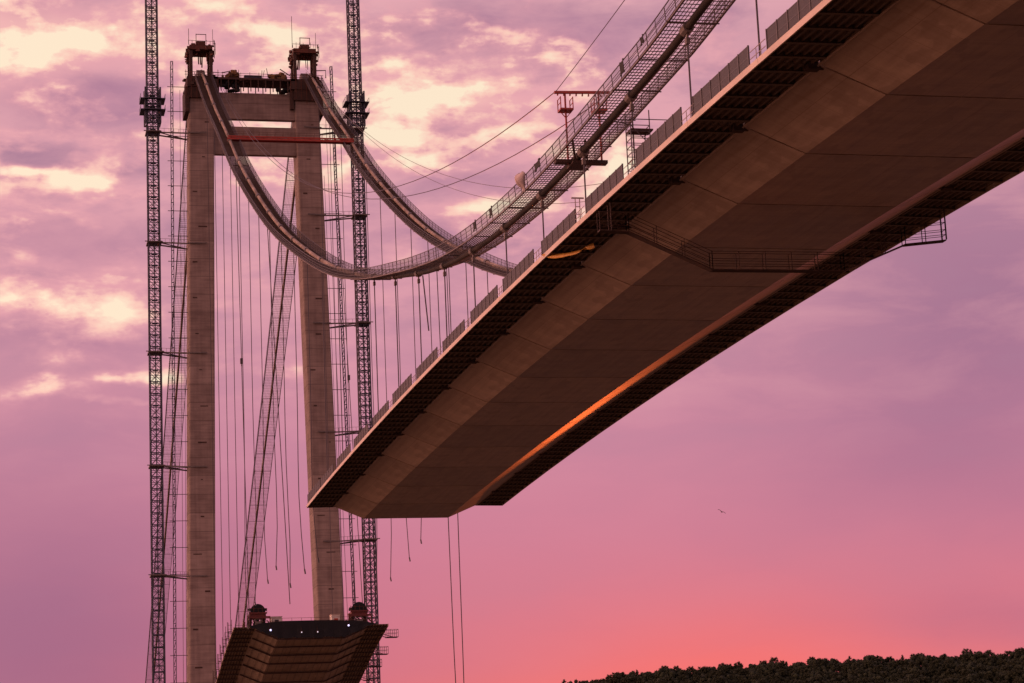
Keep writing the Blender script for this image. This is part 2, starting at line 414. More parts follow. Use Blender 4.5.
def panel_mb(X0, X1, s, zf, H=1.55):
    """one run of wind barrier: slats between two rails, and its posts"""
    Y = YC+s*(HW-.22)
    a = MB(); b = MB()
    n = max(2, round((X1-X0)/1.95))
    zz = lambda X: zf(X)+.43
    for k in range(n+1):
        X = X0+(X1-X0)*k/n
        b.box(X-.05, X+.05, Y-.06, Y+.06, zz(X), zz(X)+H+.06)
    ns = int((X1-X0)/.16)
    for k in range(ns):
        X = X0+(X1-X0)*(k+.5)/ns
        a.hexa([(X-.06,Y-.015,zz(X)+.10),(X+.06,Y-.015,zz(X)+.10),(X+.06,Y+.015,zz(X)+.10),(X-.06,Y+.015,zz(X)+.10),
                (X-.06,Y-.015,zz(X)+H-.02),(X+.06,Y-.015,zz(X)+H-.02),(X+.06,Y+.015,zz(X)+H-.02),(X-.06,Y+.015,zz(X)+H-.02)])
    for h in (.09, H*.5, H):
        a.bar((X0,Y,zz(X0)+h),(X1,Y,zz(X1)+h),.05,.07)
    return a, b
for k in range(-6, 15):
    X0 = J0+k*SEG; X1 = min(X0+SEG, DECK_END)
    a, b = X0+.11, X1-.11 if X1 < DECK_END else X1
    mb = MB(); za, zb = deck_z(a), deck_z(b)
    mb.prism(PROFILE, lambda p: (a, YC+p[0], za+p[1]), lambda p: (b, YC+p[0], zb+p[1]))
    seg = mb.build('deck_segment', M['deck'], deck, origin=((a+b)/2, YC, (za+zb)/2))
    for s in (1,-1):
        F0 = lambda p: (a+.01, YC+s*p[0], za+p[1]); F1 = lambda p: (b-.01, YC+s*p[0], zb+p[1])
        pl = MB(); pl.prism([(15.87,.392),(11.62,.392),(11.62,.378),(15.87,.378)], lambda p: (a-.10, YC+s*p[0], za+p[1]), lambda p: (b+.10, YC+s*p[0], zb+p[1]))
        wing = pl.build('wing_plate', M['wing_dark'], seg)
        st = MB()                                  # closed ribs running lengthwise under the wing
        for q in range(6):
            y = 12.15+q*.62
            st.prism([(y-.13,.395),(y+.13,.395),(y+.075,.17),(y-.075,.17)], F0, F1)
        st.build('wing_stiffeners', M['wing_dark'], seg)
        fs = MB(); fs.prism([(16.,0),(15.885,0),(15.885,.46),(16.,.46)], lambda p: (a-.09, YC+s*p[0], za+p[1]), lambda p: (b+.09, YC+s*p[0], zb+p[1]))
        fs.build('fascia', M['fascia'], seg)
        lp = MB(); lp.prism([(11.74,.10),(11.60,.155),(11.50,.06),(11.62,.02)], F0, F1)
        lp.build('edge_lip', M['deck'], seg)
        lg = MB(); Yl = YC+s*11.9
        lg.box(a+.02, a+.75, Yl-.45, Yl+.45, za-.12, za+.372); lg.box(a+.2, a+.5, Yl-s*.75-.35, Yl-s*.75+.35, za-.05, za+.12)
        lg.build('joint_lug', M['rust_dark'], seg)
    nbk = max(1, round((b-a)/3.188))
    for s in (1,-1):
        for q in range(nbk):
            X = a+(b-a)*(q+.5)/nbk
            if k in NEAR_SEGS:
                br = MB(); bracket_mb(br, X, deck_z, s); br.build('wing_bracket', M['wing_dark'], seg)
            else: bracket_mb(rest_br, X, deck_z, s)
    # the edge walkway rail in the gap, and the barrier run
    for s in (1,-1):
        if k == 14: p0, p1 = a, X1-.2
        else: p0, p1 = X0+.13*SEG, X0+.93*SEG
        A, B = panel_mb(p0+R.uniform(-.3,.4), p1+R.uniform(-.7,.3), s, deck_z, 1.55+R.uniform(-.12,.10))
        A.build('wind_barrier', M['barrier'], seg, also=B, mat2=M['barrier_post'])
        if k < 10:
            ra = MB(); Y = YC+s*(HW-.22)
            for h in (.55, 1.05): ra.bar((p1,Y,deck_z(p1)+.43+h),(p1+.2*SEG,Y,deck_z(p1+.2*SEG)+.43+h),.04)
            for t in (.06,.12): ra.bar((p1+t*SEG,Y,deck_z(p1)+.43),(p1+t*SEG,Y,deck_z(p1)+1.48),.045)
            ra.build('gap_rail', M['pale_rope'], seg)
for s in (1,-1):
    ep = MB(); ze = deck_z(DECK_END)
    ep.prism([(16.,.0),(11.5,.06),(11.5,.42),(16.,.46)], lambda p: (DECK_END+.03, YC+s*p[0], ze+p[1]), lambda p: (DECK_END+.09, YC+s*p[0], ze+p[1])); ep.build('wing_end_plate', M['wing_dark'], deck)
tag(rest_br.build('wing_bracket', M['wing_dark'], deck), kind='stuff')

# ------------------------------------------------------------------ lower deck by the tower
L0, L1 = 470.5, 531.0
low = thing('approach_deck', (L0, YC, low_z(L0)), 'shorter lower deck stretch sloping towards the tower, black netting over its open end', 'bridge deck')
nseg = 5; segL = (L1-L0)/nseg
for k in range(nseg):
    a, b = L0+k*segL+.01, L0+(k+1)*segL-.01
    za, zb = low_z(a), low_z(b)
    mb = MB(); mb.prism(PROFILE, lambda p: (a, YC+p[0], za+p[1]), lambda p: (b, YC+p[0], zb+p[1]))
    seg = mb.build('deck_segment', M['deck_dark'], low, origin=((a+b)/2, YC, (za+zb)/2))
    for s in (1,-1):
        fs = MB(); fs.prism([(16.,0),(15.885,0),(15.885,.46),(16.,.46)], lambda p: (a-.05, YC+s*p[0], za+p[1]), lambda p: (b+.05, YC+s*p[0], zb+p[1]))
        fs.build('fascia', M['deck_dark'], seg)
        st = MB()
        for q in range(6):
            y = 12.15+q*.62
            st.prism([(y-.13,.395),(y+.13,.395),(y+.075,.17),(y-.075,.17)], lambda p: (a+.02, YC+s*p[0], za+p[1]), lambda p: (b-.02, YC+s*p[0], zb+p[1]))
        st.build('wing_stiffeners', M['wing_dark'], seg)
        for q in range(4):
            br = MB(); bracket_mb(br, a+(b-a)*(q+.5)/4, low_z, s); br.build('wing_bracket', M['wing_dark'], seg)
    # transverse walers and pipe grid slung under the box
    wl = MB()
    for X, w in ((a+.3,.34),(a+segL*.52,.1)):
        z = low_z(X)
        pts = [(11.5,.0),(6.9,-1.98),(-6.9,-1.98),(-11.5,.0)]
        for (p,q) in zip(pts, pts[1:]):
            wl.bar((X,YC+p[0],z+p[1]-.15),(X,YC+q[0],z+q[1]-.15), w, .3)
    wl.build('waler_beam', M['rust_dark'], seg)
    gp = MB()
    for q in range(9):
        y = -6.4+q*1.6
        gp.bar((a,YC+y,za-1.95),(b,YC+y,zb-1.95),.05)
    for s in (1,-1):
        for t in (.2,.5,.8): 
            y = 6.85+(11.585-6.85)*t; z = -1.857+1.996*t-.1
            gp.bar((a,YC+s*y,za+z),(b,YC+s*y,zb+z),.05)
    gp.build('pipe_grid', M['grey_steel'], seg)
# closed by black netting over the open end
nt_ = MB()
z = low_z(L0); X = L0-.15
top = [(-13.6,.55),(-11,1.05),(-8,1.3),(-4,1.45),(0,1.5),(4,1.5),(8,1.35),(10.5,1.1),(12.6,.55)]
rows = []
N_ = 60
for i in range(N_+1):
    y = -13.4+26*i/N_
    tz = 0
    for (p,q) in zip(top, top[1:]):
        if p[0] <= y <= q[0]: tz = p[1]+(q[1]-p[1])*(y-p[0])/(q[0]-p[0])
    bz = (-1.86 if abs(y) < 6.85 else -1.86+(abs(y)-6.85)*.42)
    bz = min(bz-R.uniform(0,.32), tz-.2)
    wob = .12*math.sin(y*2.3)+R.uniform(-.05,.05)
    rows.append([(X-.1+wob, YC+y, z+bz), (X+wob*.5, YC+y, z+(bz+tz)/2), (X, YC+y, z+tz), (X+.25, YC+y, z+tz), (X+.25, YC+y, z+bz+.1)])
nt_.quadgrid(rows); nt_.build('safety_netting', M['net'], low)
rl = MB()
for h in (1.0,1.6):
    rl.bar((X+.4,YC-12,z+.5+h),(X+.4,YC+12,z+.5+h),.06)
for i in range(13): rl.bar((X+.4,YC-12+2*i,z+.4),(X+.4,YC-12+2*i,z+2.1),.06)
rl.build('end_railing', M['rust'], low)

# lamps
def lamp(name, loc, r, lab, m):
    t = thing(name, loc, lab, 'lamp', 'work lamps on the lower deck end')
    a = MB(); a.ball(loc, r, 1., 10, 6); a.build('bulb', m, t, smooth=True)
    b = MB(); b.cbox((loc[0]+.3,loc[1],loc[2]+.05),(.25,.6,.5)); b.bar((loc[0]+.3,loc[1],loc[2]),(loc[0]+.35,loc[1]+.1,loc[2]+1.3),.08); b.build('lamp_housing', M['rust_dark'], t)
lamp('work_lamp', (470.0,-58.95,42.35), .2, 'bright white work lamp under the left gantry at the lower deck end', M['lamp'])
lamp('work_lamp', (470.0,-75.05,42.95), .19, 'bright white work lamp under the right gantry at the lower deck end', M['lamp'])
lamp('work_lamp', (469.9,-65.3,41.75), .13, 'dim lamp on the black netting, left of the middle of the lower deck end', M['lamp_dim'])
lamp('work_lamp', (469.9,-68.6,41.75), .13, 'dim lamp on the black netting, right of the middle of the lower deck end', M['lamp_dim'])

# the two lifting gantries
def gantry(Y, lab):
    z = low_z(473)+.45; X = 474.
    t = thing('lifting_gantry', (X,Y,z), lab, 'gantry', 'lifting gantries on the lower deck')
    r = random.Random(int(-Y))
    for sx in (-1.5,1.5):
        for sy in (-1.55,1.55):
            a = MB(); a.bar((X+sx,Y+sy,z),(X+sx*.7,Y+sy*.8,z+3.1),.5); a.build('leg', M['rust_dark'], t)
    a = MB()
    for sx in (-1.5,1.5):
        a.bar((X+sx,Y-1.5,z+.7),(X+sx,Y+1.5,z+.7),.4); a.bar((X+sx,Y-1.4,z+.7),(X+sx*.75,Y+1.2,z+2.9),.25)
    clutter(a, X-1.8,X+1.2,Y-1.5,Y+1.5,z+.1,z+2.6,16,r,.3,.9)
    a.build('under_frame', M['net'], t)
    b = MB()
    b.box(X-2.2,X+2.2,Y-1.7,Y+1.6,z+2.7,z+3.25); b.box(X-2.4,X-2.0,Y-2.6,Y+2.2,z+2.3,z+2.7); b.box(X-2.45,X-2.1,Y-1.9,Y+1.8,z+3.2,z+3.5)
    clutter(b, X-2.2,X,Y-1.9,Y+1.8,z+2.2,z+3.5,10,r,.25,.7)
    b.build('cross_beam', M['red_old'], t)
    for (ya_,za_,yb_,zb_,w_) in ((2.2,.2,2.1,2.4,.3),(2.75,.2,2.75,1.6,.25),(-2.6,.1,-2.5,2.4,.22),(-2.6,1.,-1.8,1.9,.18)):
        b = MB(); b.bar((X-2.3,Y+ya_,z+za_),(X-2.3,Y+yb_,z+zb_),w_); b.build('guide_post', M['rust'], t)
    c = MB()
    c.tube([(X-1.6,Y-.1,z+3.75),(X+1.4,Y-.1,z+3.75)], 1.3, 16); c.tube([(X-1.8,Y-.1,z+3.75),(X-1.6,Y-.1,z+3.75)], 1.55, 16); clutter(c, X-1.6,X+1.,Y-1.6,Y+1.5,z+3.3,z+4.6,14,r,.3,.8)
    c.build('winch_drum', M['net'], t)
    d = MB()
    d.tube([(X-2.0,Y-.7,z+1.25),(X-2.0,Y+.5,z+1.25)], .5, 12); d.tube([(X-2.1,Y-1.,z+1.5),(X-2.1,Y-.5,z+2.1),(X-2.1,Y+.4,z+2.2),(X-2.1,Y+.9,z+1.6)], .16, 6)
    d.build('hook_block', M['grey_steel'], t)
    e = MB()
    for i in range(5):
        y = Y-1.9+i*.9; e.bar((X-2.2,y,z+3.35),(X-2.2,y,z+4.5+r.uniform(-.3,.6)),.07)
    e.bar((X-2.2,Y-1.9,z+4.3),(X-2.2,Y+1.8,z+4.3),.06); e.build('railing', M['rust'], t)
gantry(-56.6, 'dark gantry with a red cross beam at the left edge of the lower deck end')
gantry(-77.6, 'dark gantry with a red cross beam at the right edge of the lower deck end')
def cabin(Y, d, w, h, lab, red):
    z = low_z(476)+.45
    t = thing('site_cabin', (476,Y,z), lab, 'cabin', 'white cabins on the lower deck')
    a = MB(); a.box(475,477.5,Y-w/2,Y+w/2,z+.25,z+.25+h); a.build('body', M['white'], t, bevel=.08)
    b = MB(); b.box(474.9,477.6,Y-w/2-.08,Y+w/2+.08,z+.25+h,z+.37+h); b.build('roof', M['fascia'], t)
    c = MB(); 
    for sy in (-1,1): c.box(475.2,477.2,Y+sy*w*.35-.1,Y+sy*w*.35+.1,z,z+.25)
    c.build('skid', M['rust_dark'], t)
    if red:
        e = MB(); e.box(474.93,474.99,Y-.45,Y+.35,z+2.3,z+2.8); e.build('red_panel', M['red'], t)
    else:
        e = MB(); e.box(474.93,474.99,Y-.4,Y+.4,z+2.2,z+2.8); e.build('window', M['barrier'], t)
cabin(-60.9, 2, 2.2, 3.1, 'pale site cabin right of the left gantry on the lower deck', False)
cabin(-73.2, 2, 1.8, 3.3, 'white box with a small red panel, left of the right gantry', True)

# side platforms hung from the lower deck's right edge, work scaffolds along its left edge
def cage(X, Y, z, w, h, lab, grp, cat, m, name):
    t = thing(name, (X,Y,z), lab, cat, grp)
    a = MB(); a.box(X-1.1,X+1.1,Y-w/2,Y+w/2,z-.12,z); a.build('floor', M['rust_dark'], t)
    b = MB()
    for sx in (-1.05,1.05):
        for q in range(4):
            y = Y-w/2+w*q/3; b.bar((X+sx,y,z),(X+sx,y,z+h),.08)
        for hh in (.5,1.): b.bar((X+sx,Y-w/2,z+h*hh),(X+sx,Y+w/2,z+h*hh),.07)
    for y in (Y-w/2,Y+w/2): b.bar((X-1.05,y,z+h),(X+1.05,y,z+h),.07)
    b.build('guard_rail', m, t)
    c = MB(); c.bar((X,Y+w/2,z-.1),(X,Y+w/2+1.6,z+.6),.14); c.bar((X,Y-w*.3,z-.1),(X,Y+w/2+1.6,z+.9),.12); c.build('bracket', M['rust_dark'], t)
for i,(X,lab) in enumerate(((473.5,'nearest and topmost mesh work platform on the right edge of the lower deck'),(486,'second work platform from the top on the lower deck right edge'),
                            (494.5,'third work platform from the top on the lower deck right edge'),(503,'lowest visible work platform on the lower deck right edge'))):
    cage(X, -84.6, low_z(X)-1.5, 2.4, 1.5, lab, 'work platforms on the lower deck right edge', 'platform', M['grey_steel'], 'work_platform')
for i in range(7):
    X = 472+i*5.2; z = low_z(X); Y = -51.25
    t = thing('edge_scaffold', (X,Y,z), 'dark tube scaffold standing on the left edge of the lower deck', 'scaffold', 'scaffolds along the lower deck left edge')
    a = MB(); b = MB()
    for sx in (0,1.6):
        for sy in (0,.7): a.bar((X+sx,Y+sy,z-1.2+R.uniform(-.4,0)),(X+sx,Y+sy,z+1.7+R.uniform(-.5,.9)),.09)
    a.build('standard', M['rust_dark'], t)
    for h in (-.4,.5,1.3): b.bar((X,Y,z+h),(X+1.6,Y,z+h),.07); b.bar((X,Y+.7,z+h),(X+1.6,Y+.7,z+h),.07); b.bar((X,Y,z+h),(X,Y+.7,z+h),.07)
    b.build('ledger', M['grey_steel'], t)
    c = MB(); c.box(X,X+1.6,Y+.05,Y+.65,z-.02,z+.04); c.build('board', M['ochre'], t)

# ------------------------------------------------------------------ tower
tower = thing('bridge_tower', (TX,TY,WATER), 'tall concrete bridge tower, two legs joined by a cross beam under rusty scaffolding', 'tower')
def leg_y(s, z): return (-53.28+1.70*(168-z)/123.) if s > 0 else (-79.45-2.47*(168-z)/123.)
for s in (1,-1):
    mb = MB(); w = 3.02; d = 3.3
    zs = [WATER-1, 180.2]
    P = []
    for z in zs:
        y = leg_y(s, z); ww = w+.05*(180-z)/180.; dd = d+.8*(180-z)/180.
        P.append([(TX-dd,y-ww,z),(TX+dd,y-ww,z),(TX+dd,y+ww,z),(TX-dd,y+ww,z)])
    mb.hexa(P[0]+P[1]); mb.build('leg', M['concrete'], tower, bevel=.35)
yi0 = leg_y(-1,175)+2.95; yi1 = leg_y(1,175)-2.95
mb = MB(); mb.box(TX-2.6,TX-1.1,yi0-.3,yi1+.3,173.35,180.1); mb.build('upper_cross_beam', M['concrete'], tower, bevel=.1)
mb = MB(); mb.box(TX-2.62,TX-1.1,yi0-.3,yi1+.3,164.3,171.45); mb.build('lower_cross_beam', M['concrete'], tower, bevel=.1)
# deck-level beam that carries the lower deck
mb = MB(); mb.box(TX-3,TX+3,leg_y(-1,24)+2.5,leg_y(1,24)-2.5,18.5,24.5); mb.build('deck_beam', M['concrete'], tower, bevel=.1)

for s in (1,-1):
    r = random.Random(30+s)
    y = leg_y(s, 184)
    t_or = M['rust']
    # jump-form skirt round the leg head
    sk = MB()
    for (za,zb,ya,yb,xa,xb) in ((176.0,180.8,-4.0,-3.15,-3.6,3.6),(180.9,183.6,-3.9,3.6,-4.2,4.2)):
        sk.box(TX+xa,TX+xb,y+ya*s if s>0 else y-yb, y+yb*s if s>0 else y-ya, za, zb)
    o_side = 1 if s > 0 else -1
    sk.box(TX-3.9,TX+3.9,y+o_side*3.2,y+o_side*4.1,174.6,180.9)
    sk.box(TX-4.0,TX-3.42,y-3.1,y+3.1,178.2,180.85)
    clutter(sk, TX-4.3,TX+3,y-3.8,y+3.8,179.5,184.5,34,r,.3,1.3)
    sk.build('jump_form', M['rust_dark'], tower)
    bl = MB()
    for q in range(7):
        yy = y-3.9+q*1.3; bl.bar((TX-4.3,yy,178+r.uniform(-1,1)),(TX-4.3,yy,184.6+r.uniform(-.4,.8)),.12)
    for h in (183.9,184.6): bl.bar((TX-4.3,y-4.2,h),(TX-4.3,y+4.2,h),.1)
    for q in range(5): bl.bar((TX-4.3,y+o_side*(3.4+.15*q),175+q*1.4),(TX+3,y+o_side*(3.4+.15*q),175+q*1.4),.12)
    bl.build('form_railing', M['rust'], tower)
    # saddle
    sd = MB(); sd.prism([(-3.2,183.0),(-3.2,184.6),(-1.5,186.0),(0,186.2),(1.5,186.0),(3.2,184.6),(3.2,183.0)], lambda p: (TX+p[0],y-.9,p[1]), lambda p: (TX+p[0],y+.9,p[1]))
    sd.build('saddle', M['grey_steel'], tower)
    # portal frame over the saddle
    for sy in (-2.45,2.45):
        pf = MB()
        for sx in (-2.2,2.2):
            pf.bar((TX+sx,y+sy,183.4),(TX+sx,y+sy,191.4),.8,.8)
        pf.bar((TX-2.2,y+sy,184.5),(TX+2.2,y+sy,188.5),.3); pf.bar((TX-2.2,y+sy,188),(TX+2.2,y+sy,188),.4)
        pf.build('portal_post', M['rust_dark'], tower)
    pc = MB(); pc.box(TX-3.0,TX+3.0,y-2.8,y+2.8,190.9,192.0); pc.box(TX-2.4,TX+2.4,y-1.2,y+1.1,192.0,193.2)
    clutter(pc, TX-3.1,TX+2.6,y-3.1,y+3.1,190.4,192.4,46,r,.3,1.1)
    for sg in (-1,1): clutter(pc, TX-3.1,TX+2.6,y+sg*3.0-.35,y+sg*3.0+.35,188.6,191.6,16,r,.25,.9)
    for q in range(9):
        yy = y-1.9+q*.46; l = r.choice((.5,.9,1.4,2.4,3.2)); pc.bar((TX-2+r.uniform(0,3),yy,190.9),(TX-2+r.uniform(0,3),yy+r.uniform(-.25,.25),190.6-l),r.uniform(.12,.34))
    pc.build('portal_head', M['rust'], tower)
    pr = MB()
    for q in range(8):
        yy = y-3.1+q*.88; pr.bar((TX-3.3,yy,192),(TX-3.3,yy,193.2+r.uniform(-.5,.3)),.09)
    pr.bar((TX-3.3,y-3.2,192.9),(TX-3.3,y+3.2,193.0),.08); pr.bar((TX-3.3,y-1.3,194.6),(TX-3.3,y+1.3,194.6),.14)
    pr.bar((TX-3.3,y-1.2,193),(TX-3.3,y-1.2,194.7),.14); pr.bar((TX-3.3,y+1.2,193),(TX-3.3,y+1.2,194.7),.14)
    pr.bar((TX-3.1,y-3.2,188.6),(TX-3.1,y-3.3,193.2),.16); pr.bar((TX-3.1,y-3.5,189.6),(TX-3.1,y-3.5,192.6),.1); pr.bar((TX-3.1,y-3.0,190.8),(TX-3.1,y-3.5,190.8),.1); pr.bar((TX-3.1,y-3.0,192.4),(TX-3.1,y-3.5,192.4),.1)
    pr.build('portal_railing', M['rust_dark'], tower)
    an = MB(); an.tube([(TX,y+2.7,193),(TX,y+2.7,197.2+(4.2 if s < 0 else 0))], .07, 5); an.tube([(TX,y-3.2,193),(TX,y-3.2,197.2)], .06, 5)
    an.build('antenna', M['rope'], tower)
# cranked davit beside the right portal
dv = MB(); y = leg_y(-1,184)
dv.tube([(TX-2,y-2.5,186.6),(TX-2,y-5.2,186.8),(TX-2,y-5.2,184.8)], .13, 6); dv.build('davit', M['rust_dark'], tower)
# work platform on top of the cross beam
r = random.Random(77); ya, yb = yi0, yi1
pb = MB(); pb.box(TX-4.2,TX+2,ya-.5,yb+.5,183.0,183.5)
for q in range(12):
    yy = ya+(yb-ya)*q/11; pb.bar((TX-4,yy,180.1),(TX-4,yy,183.1),.22); pb.bar((TX+1.5,yy,180.1),(TX+1.5,yy,183.1),.22)
clutter(pb, TX-4.1,TX-.5,ya+.5,yb-.5,182.6,184.0,46,r,.3,1.1)
pb.build('platform', M['rust_dark'], tower)
pd = MB()
for q in range(10): pd.bar((TX-4.1,ya+(yb-ya)*q/9,183.4),(TX-4.1,ya+(yb-ya)*q/9,184.7+r.uniform(-.2,.5)),.09)
for h in (184.0,184.6): pd.bar((TX-4.1,ya,h),(TX-4.1,yb,h),.08)
for q in range(4): yq = r.uniform(ya+2,yb-2); pd.bar((TX-3.5,yq,183.5),(TX-3.4,yq+r.uniform(-.6,.6),186.0+r.uniform(-.8,.4)),.13)
pd.bar((TX-3.5,ya+1.2,184.6),(TX-3.5,ya+3.6,186.2),.2); pd.bar((TX-3.5,yb-2,184.8),(TX-3.5,yb-4.4,185.4),.16)
pd.build('platform_railing', M['rust_dark'], tower)
pk = MB(); clutter(pk, TX-3.8,TX-.5,yb-6.4,yb-1.8,183.6,185.0,18,r,.5,1.5); pk.build('timber_stack', M['ochre'], tower)
pk = MB(); clutter(pk, TX-3.8,TX-.5,ya+1.5,ya+7,183.6,185.1,18,r,.5,1.4); pk.build('timber_stack', M['ochre'], tower)

pk = MB(); clutter(pk, TX-3.6,TX-.8,yb-6.2,yb-2.2,180.4,182.6,10,r,.8,1.6); pk.build('machinery', M['net'], tower); pk = MB(); clutter(pk, TX-3.6,TX-.8,ya+1.2,ya+4.2,180.4,182.4,8,r,.7,1.4); pk.build('machinery', M['net'], tower)
pk = MB(); pk.box(TX-3.9,TX-2.2,TY-1.2,TY+3.0,183.55,184.3); pk.build('blue_container', M['lattice'], tower)
# formwork windows and bolt plates on legs
r = random.Random(5)
for s in (1,-1):
    for q in range(16):
        z = 40+q*8.8; yy = leg_y(s,z)
        dd = 3.3+.8*(180-z)/180.
        y0_ = yy+r.uniform(-1.9,1.2)
        wp = MB(); wp.box(TX-dd-.05,TX-dd+.1,y0_,min(yy+2.2,y0_+r.uniform(.4,2.2)),z,z+r.uniform(.2,.4)); wp.build('bolt_plate', M['rust_dark'], tower)

# ------------------------------------------------------------------ crane masts beside the tower
def lattice(mb, X, Y, hw, z0, z1, step, rr, leg=None, inner=True):
    leg = leg or rr*1.6
    for sx in (-hw,hw):
        for sy in (-hw,hw): mb.bar((X+sx,Y+sy,z0),(X+sx,Y+sy,z1),leg)
    n = max(1,round((z1-z0)/step)); st = (z1-z0)/n
    cs = [(-hw,-hw),(hw,-hw),(hw,hw),(-hw,hw)]
    for i in range(n):
        za = z0+i*st; zb = za+st; zm = za+st/2
        for j in range(4):
            a = cs[j]; b = cs[(j+1)%4]; m_ = ((a[0]+b[0])/2,(a[1]+b[1])/2)
            A = lambda p,z: (X+p[0],Y+p[1],z)
            mb.bar(A(a,za),A(b,za),rr*1.25); mb.bar(A(a,zm),A(b,zm),rr*.8)
            mb.bar(A(a,za),A(m_,zm),rr*.75); mb.bar(A(b,za),A(m_,zm),rr*.75)
            mb.bar(A(a,zb),A(m_,zm),rr*.75); mb.bar(A(b,zb),A(m_,zm),rr*.75)
            if inner and j == 3: mb.bar(A(m_,za),A(m_,zb),rr*1.3)
        if inner: # ladder landing
            mb.cbox((X,Y,za+.1),(hw*.7,hw*1.0,.12))
            mb.bar((X-.25,Y,za),(X-.25,Y,zb),.09); mb.bar((X+.25,Y,za),(X+.25,Y,zb),.09)
def crane_mast(Y, s, ties, zc, lab):
    t = thing('crane_mast', (TX,Y,WATER), lab, 'crane mast', 'crane masts beside the tower')
    a = MB(); lattice(a, TX, Y, 1.32, WATER, 222, 2.84, .15, .3); a.build('mast_lattice', M['lattice'], t)
    b = MB(); lattice(b, TX, Y, 1.85, zc-6.0, zc+3.0, 3.0, .2, .3, False)
    b.box(TX-1.9,TX+1.9,Y-1.9,Y-1.55,zc-1.2,zc+2.6); b.box(TX-1.9,TX+1.9,Y+1.55,Y+1.9,zc-1.2,zc+2.6)
    for q in range(8): b.bar((TX-1.9,Y-1.8+q*.5,zc-6),(TX-1.9,Y-1.8+q*.5,zc-2.4),.1)
    b.build('climbing_cage', M['lattice'], t)
    for zz in (zc, zc-2.8):
        c = MB(); c.box(TX-2.6,TX+2.6,Y-3.0,Y-1.95,zz-.15,zz+.05); c.box(TX-2.6,TX+2.6,Y+1.95,Y+3.0,zz-.15,zz+.05)
        c.box(TX-2.9,TX-1.95,Y-1.9,Y+1.9,zz-.15,zz+.05)
        c.build('cage_platform', M['lattice'], t)
        d = MB()
        for sy in (-2.95,2.95):
            for q in range(4): d.bar((TX-2.5+q*1.6,Y+sy,zz),(TX-2.5+q*1.6,Y+sy,zz+1.1),.06)
            d.bar((TX-2.5,Y+sy,zz+1.1),(TX+2.5,Y+sy,zz+1.1),.06)
        d.build('cage_railing', M['lattice'], t)
    for z in ties:
        yl = leg_y(s, z)+s*3.1
        e = MB()
        for sx in (-1.2,1.2):
            e.bar((TX+sx,Y-s*1.3,z),(TX+sx*2.2,yl,z-.5),.3)
        e.bar((TX-1.2,Y-s*1.3,z),(TX+2.6,yl,z-.5),.2)
        e.box(TX-2.0,TX+2.0,Y-1.75,Y+1.75,z-.2,z+.15)
        e.bar((TX-2.4,Y+s*1.2,z),(TX-2.4,Y-s*1.8,z),.25); e.bar((TX-2.1,Y+s*2.3,z+.1),(TX-2.1,Y-s*2,z),.2)
        e.bar((TX-3.6,yl+.2*s,z-.6),(TX-4.1,yl-s*4.2,z-.6),.3)
        e.build('wall_tie', M['grey_steel'], t)
        f = MB()
        for q in range(7):
            u = q/6; y = Y-s*1.5+(yl-Y+s*1.5)*u; f.bar((TX-1.4-u*.8,y,z-.45*u),(TX-1.4-u*.8,y,z+1.0-.45*u),.06)
        f.bar((TX-1.4,Y-s*1.5,z+1),(TX-2.2,yl,z+.55),.06); f.build('tie_railing', M['grey_steel'], t)
crane_mast(-41.75, 1, (169.9,142.2,115.2,87.8,62.0), 178.2, 'dark lattice crane mast left of the tower')
crane_mast(-92.0, -1, (172.0,149.8,122.7,96.0,69.7), 178.8, 'dark lattice crane mast right of the tower')

def hoist_mast(s, lab):
    y0 = leg_y(s,188)+s*6.4; y1 = leg_y(s,20)+s*5.2
    if s < 0: y0 = -86.0; y1 = -88.8
    else: y0 = -46.55; y1 = -45.2
    t = thing('hoist_mast', (TX,y1,WATER), lab, 'hoist mast', 'thin hoist masts beside the tower')
    a = MB(); n = 96
    P = lambda u: (y0+(y1-y0)*u, 188.5+(WATER-188.5)*u)
    for k in range(n):
        (ya,za),(yb,zb) = P(k/n), P((k+1)/n)
        for sx in (-.28,.28):
            for sy in (-.28,.28): a.bar((TX+sx,ya+sy,za),(TX+sx,yb+sy,zb),.13)
            a.bar((TX+sx,ya-.28,za),(TX+sx,yb+.28,zb),.08); a.bar((TX+sx,ya-.28,za),(TX+sx,ya+.28,za),.1)
    a.build('mast_lattice', M['lattice'], t)
    b = MB()
    z = 182.
    while z > 6:
        u = (188.5-z)/(188.5-WATER); y = P(u)[0]; yl = leg_y(s,z)+s*3
        b.bar((TX,y+s*1.1,z),(TX,yl,z),.13); z -= 6.3
    b.build('tie_rod', M['rope'], t)
    c = MB(); c.tube([(TX-.6,P(0.02)[0]-s*1.9,181),(TX-.6,P(1)[0]-s*1.9,6)], .05, 4); c.tube([(TX-.6,P(0.02)[0]-s*2.6,160),(TX-.6,P(1)[0]-s*2.6,6)], .05, 4)
    c.build('guide_rope', M['rope'], t)
hoist_mast(1, 'thin hoist mast standing between the left crane mast and the tower')
hoist_mast(-1, 'thin hoist mast standing between the tower and the right crane mast')

# ------------------------------------------------------------------ main cables
SIDES = ('left', 'right')
def cable_pts(side):
    Y = CABLE_Y[side]; pts = []
    X = -50.
    while X < 538: pts.append((X, Y, cable_z(X))); X += 6
    pts.append((541.5, CABLE_Y[side]+.2*(0), 186.3))
    X = 548.
    while X < 1010: pts.append((X, side_y(side,X), side_z(X))); X += 12
    return pts
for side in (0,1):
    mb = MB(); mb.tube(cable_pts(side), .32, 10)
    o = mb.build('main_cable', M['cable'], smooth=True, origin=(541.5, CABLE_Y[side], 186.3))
    tag(o, ('thick left main cable sweeping from the tower overhead to the nearer side of the deck','thick right main cable dropping from the tower behind the deck')[side], 'bridge cable', 'main cables')

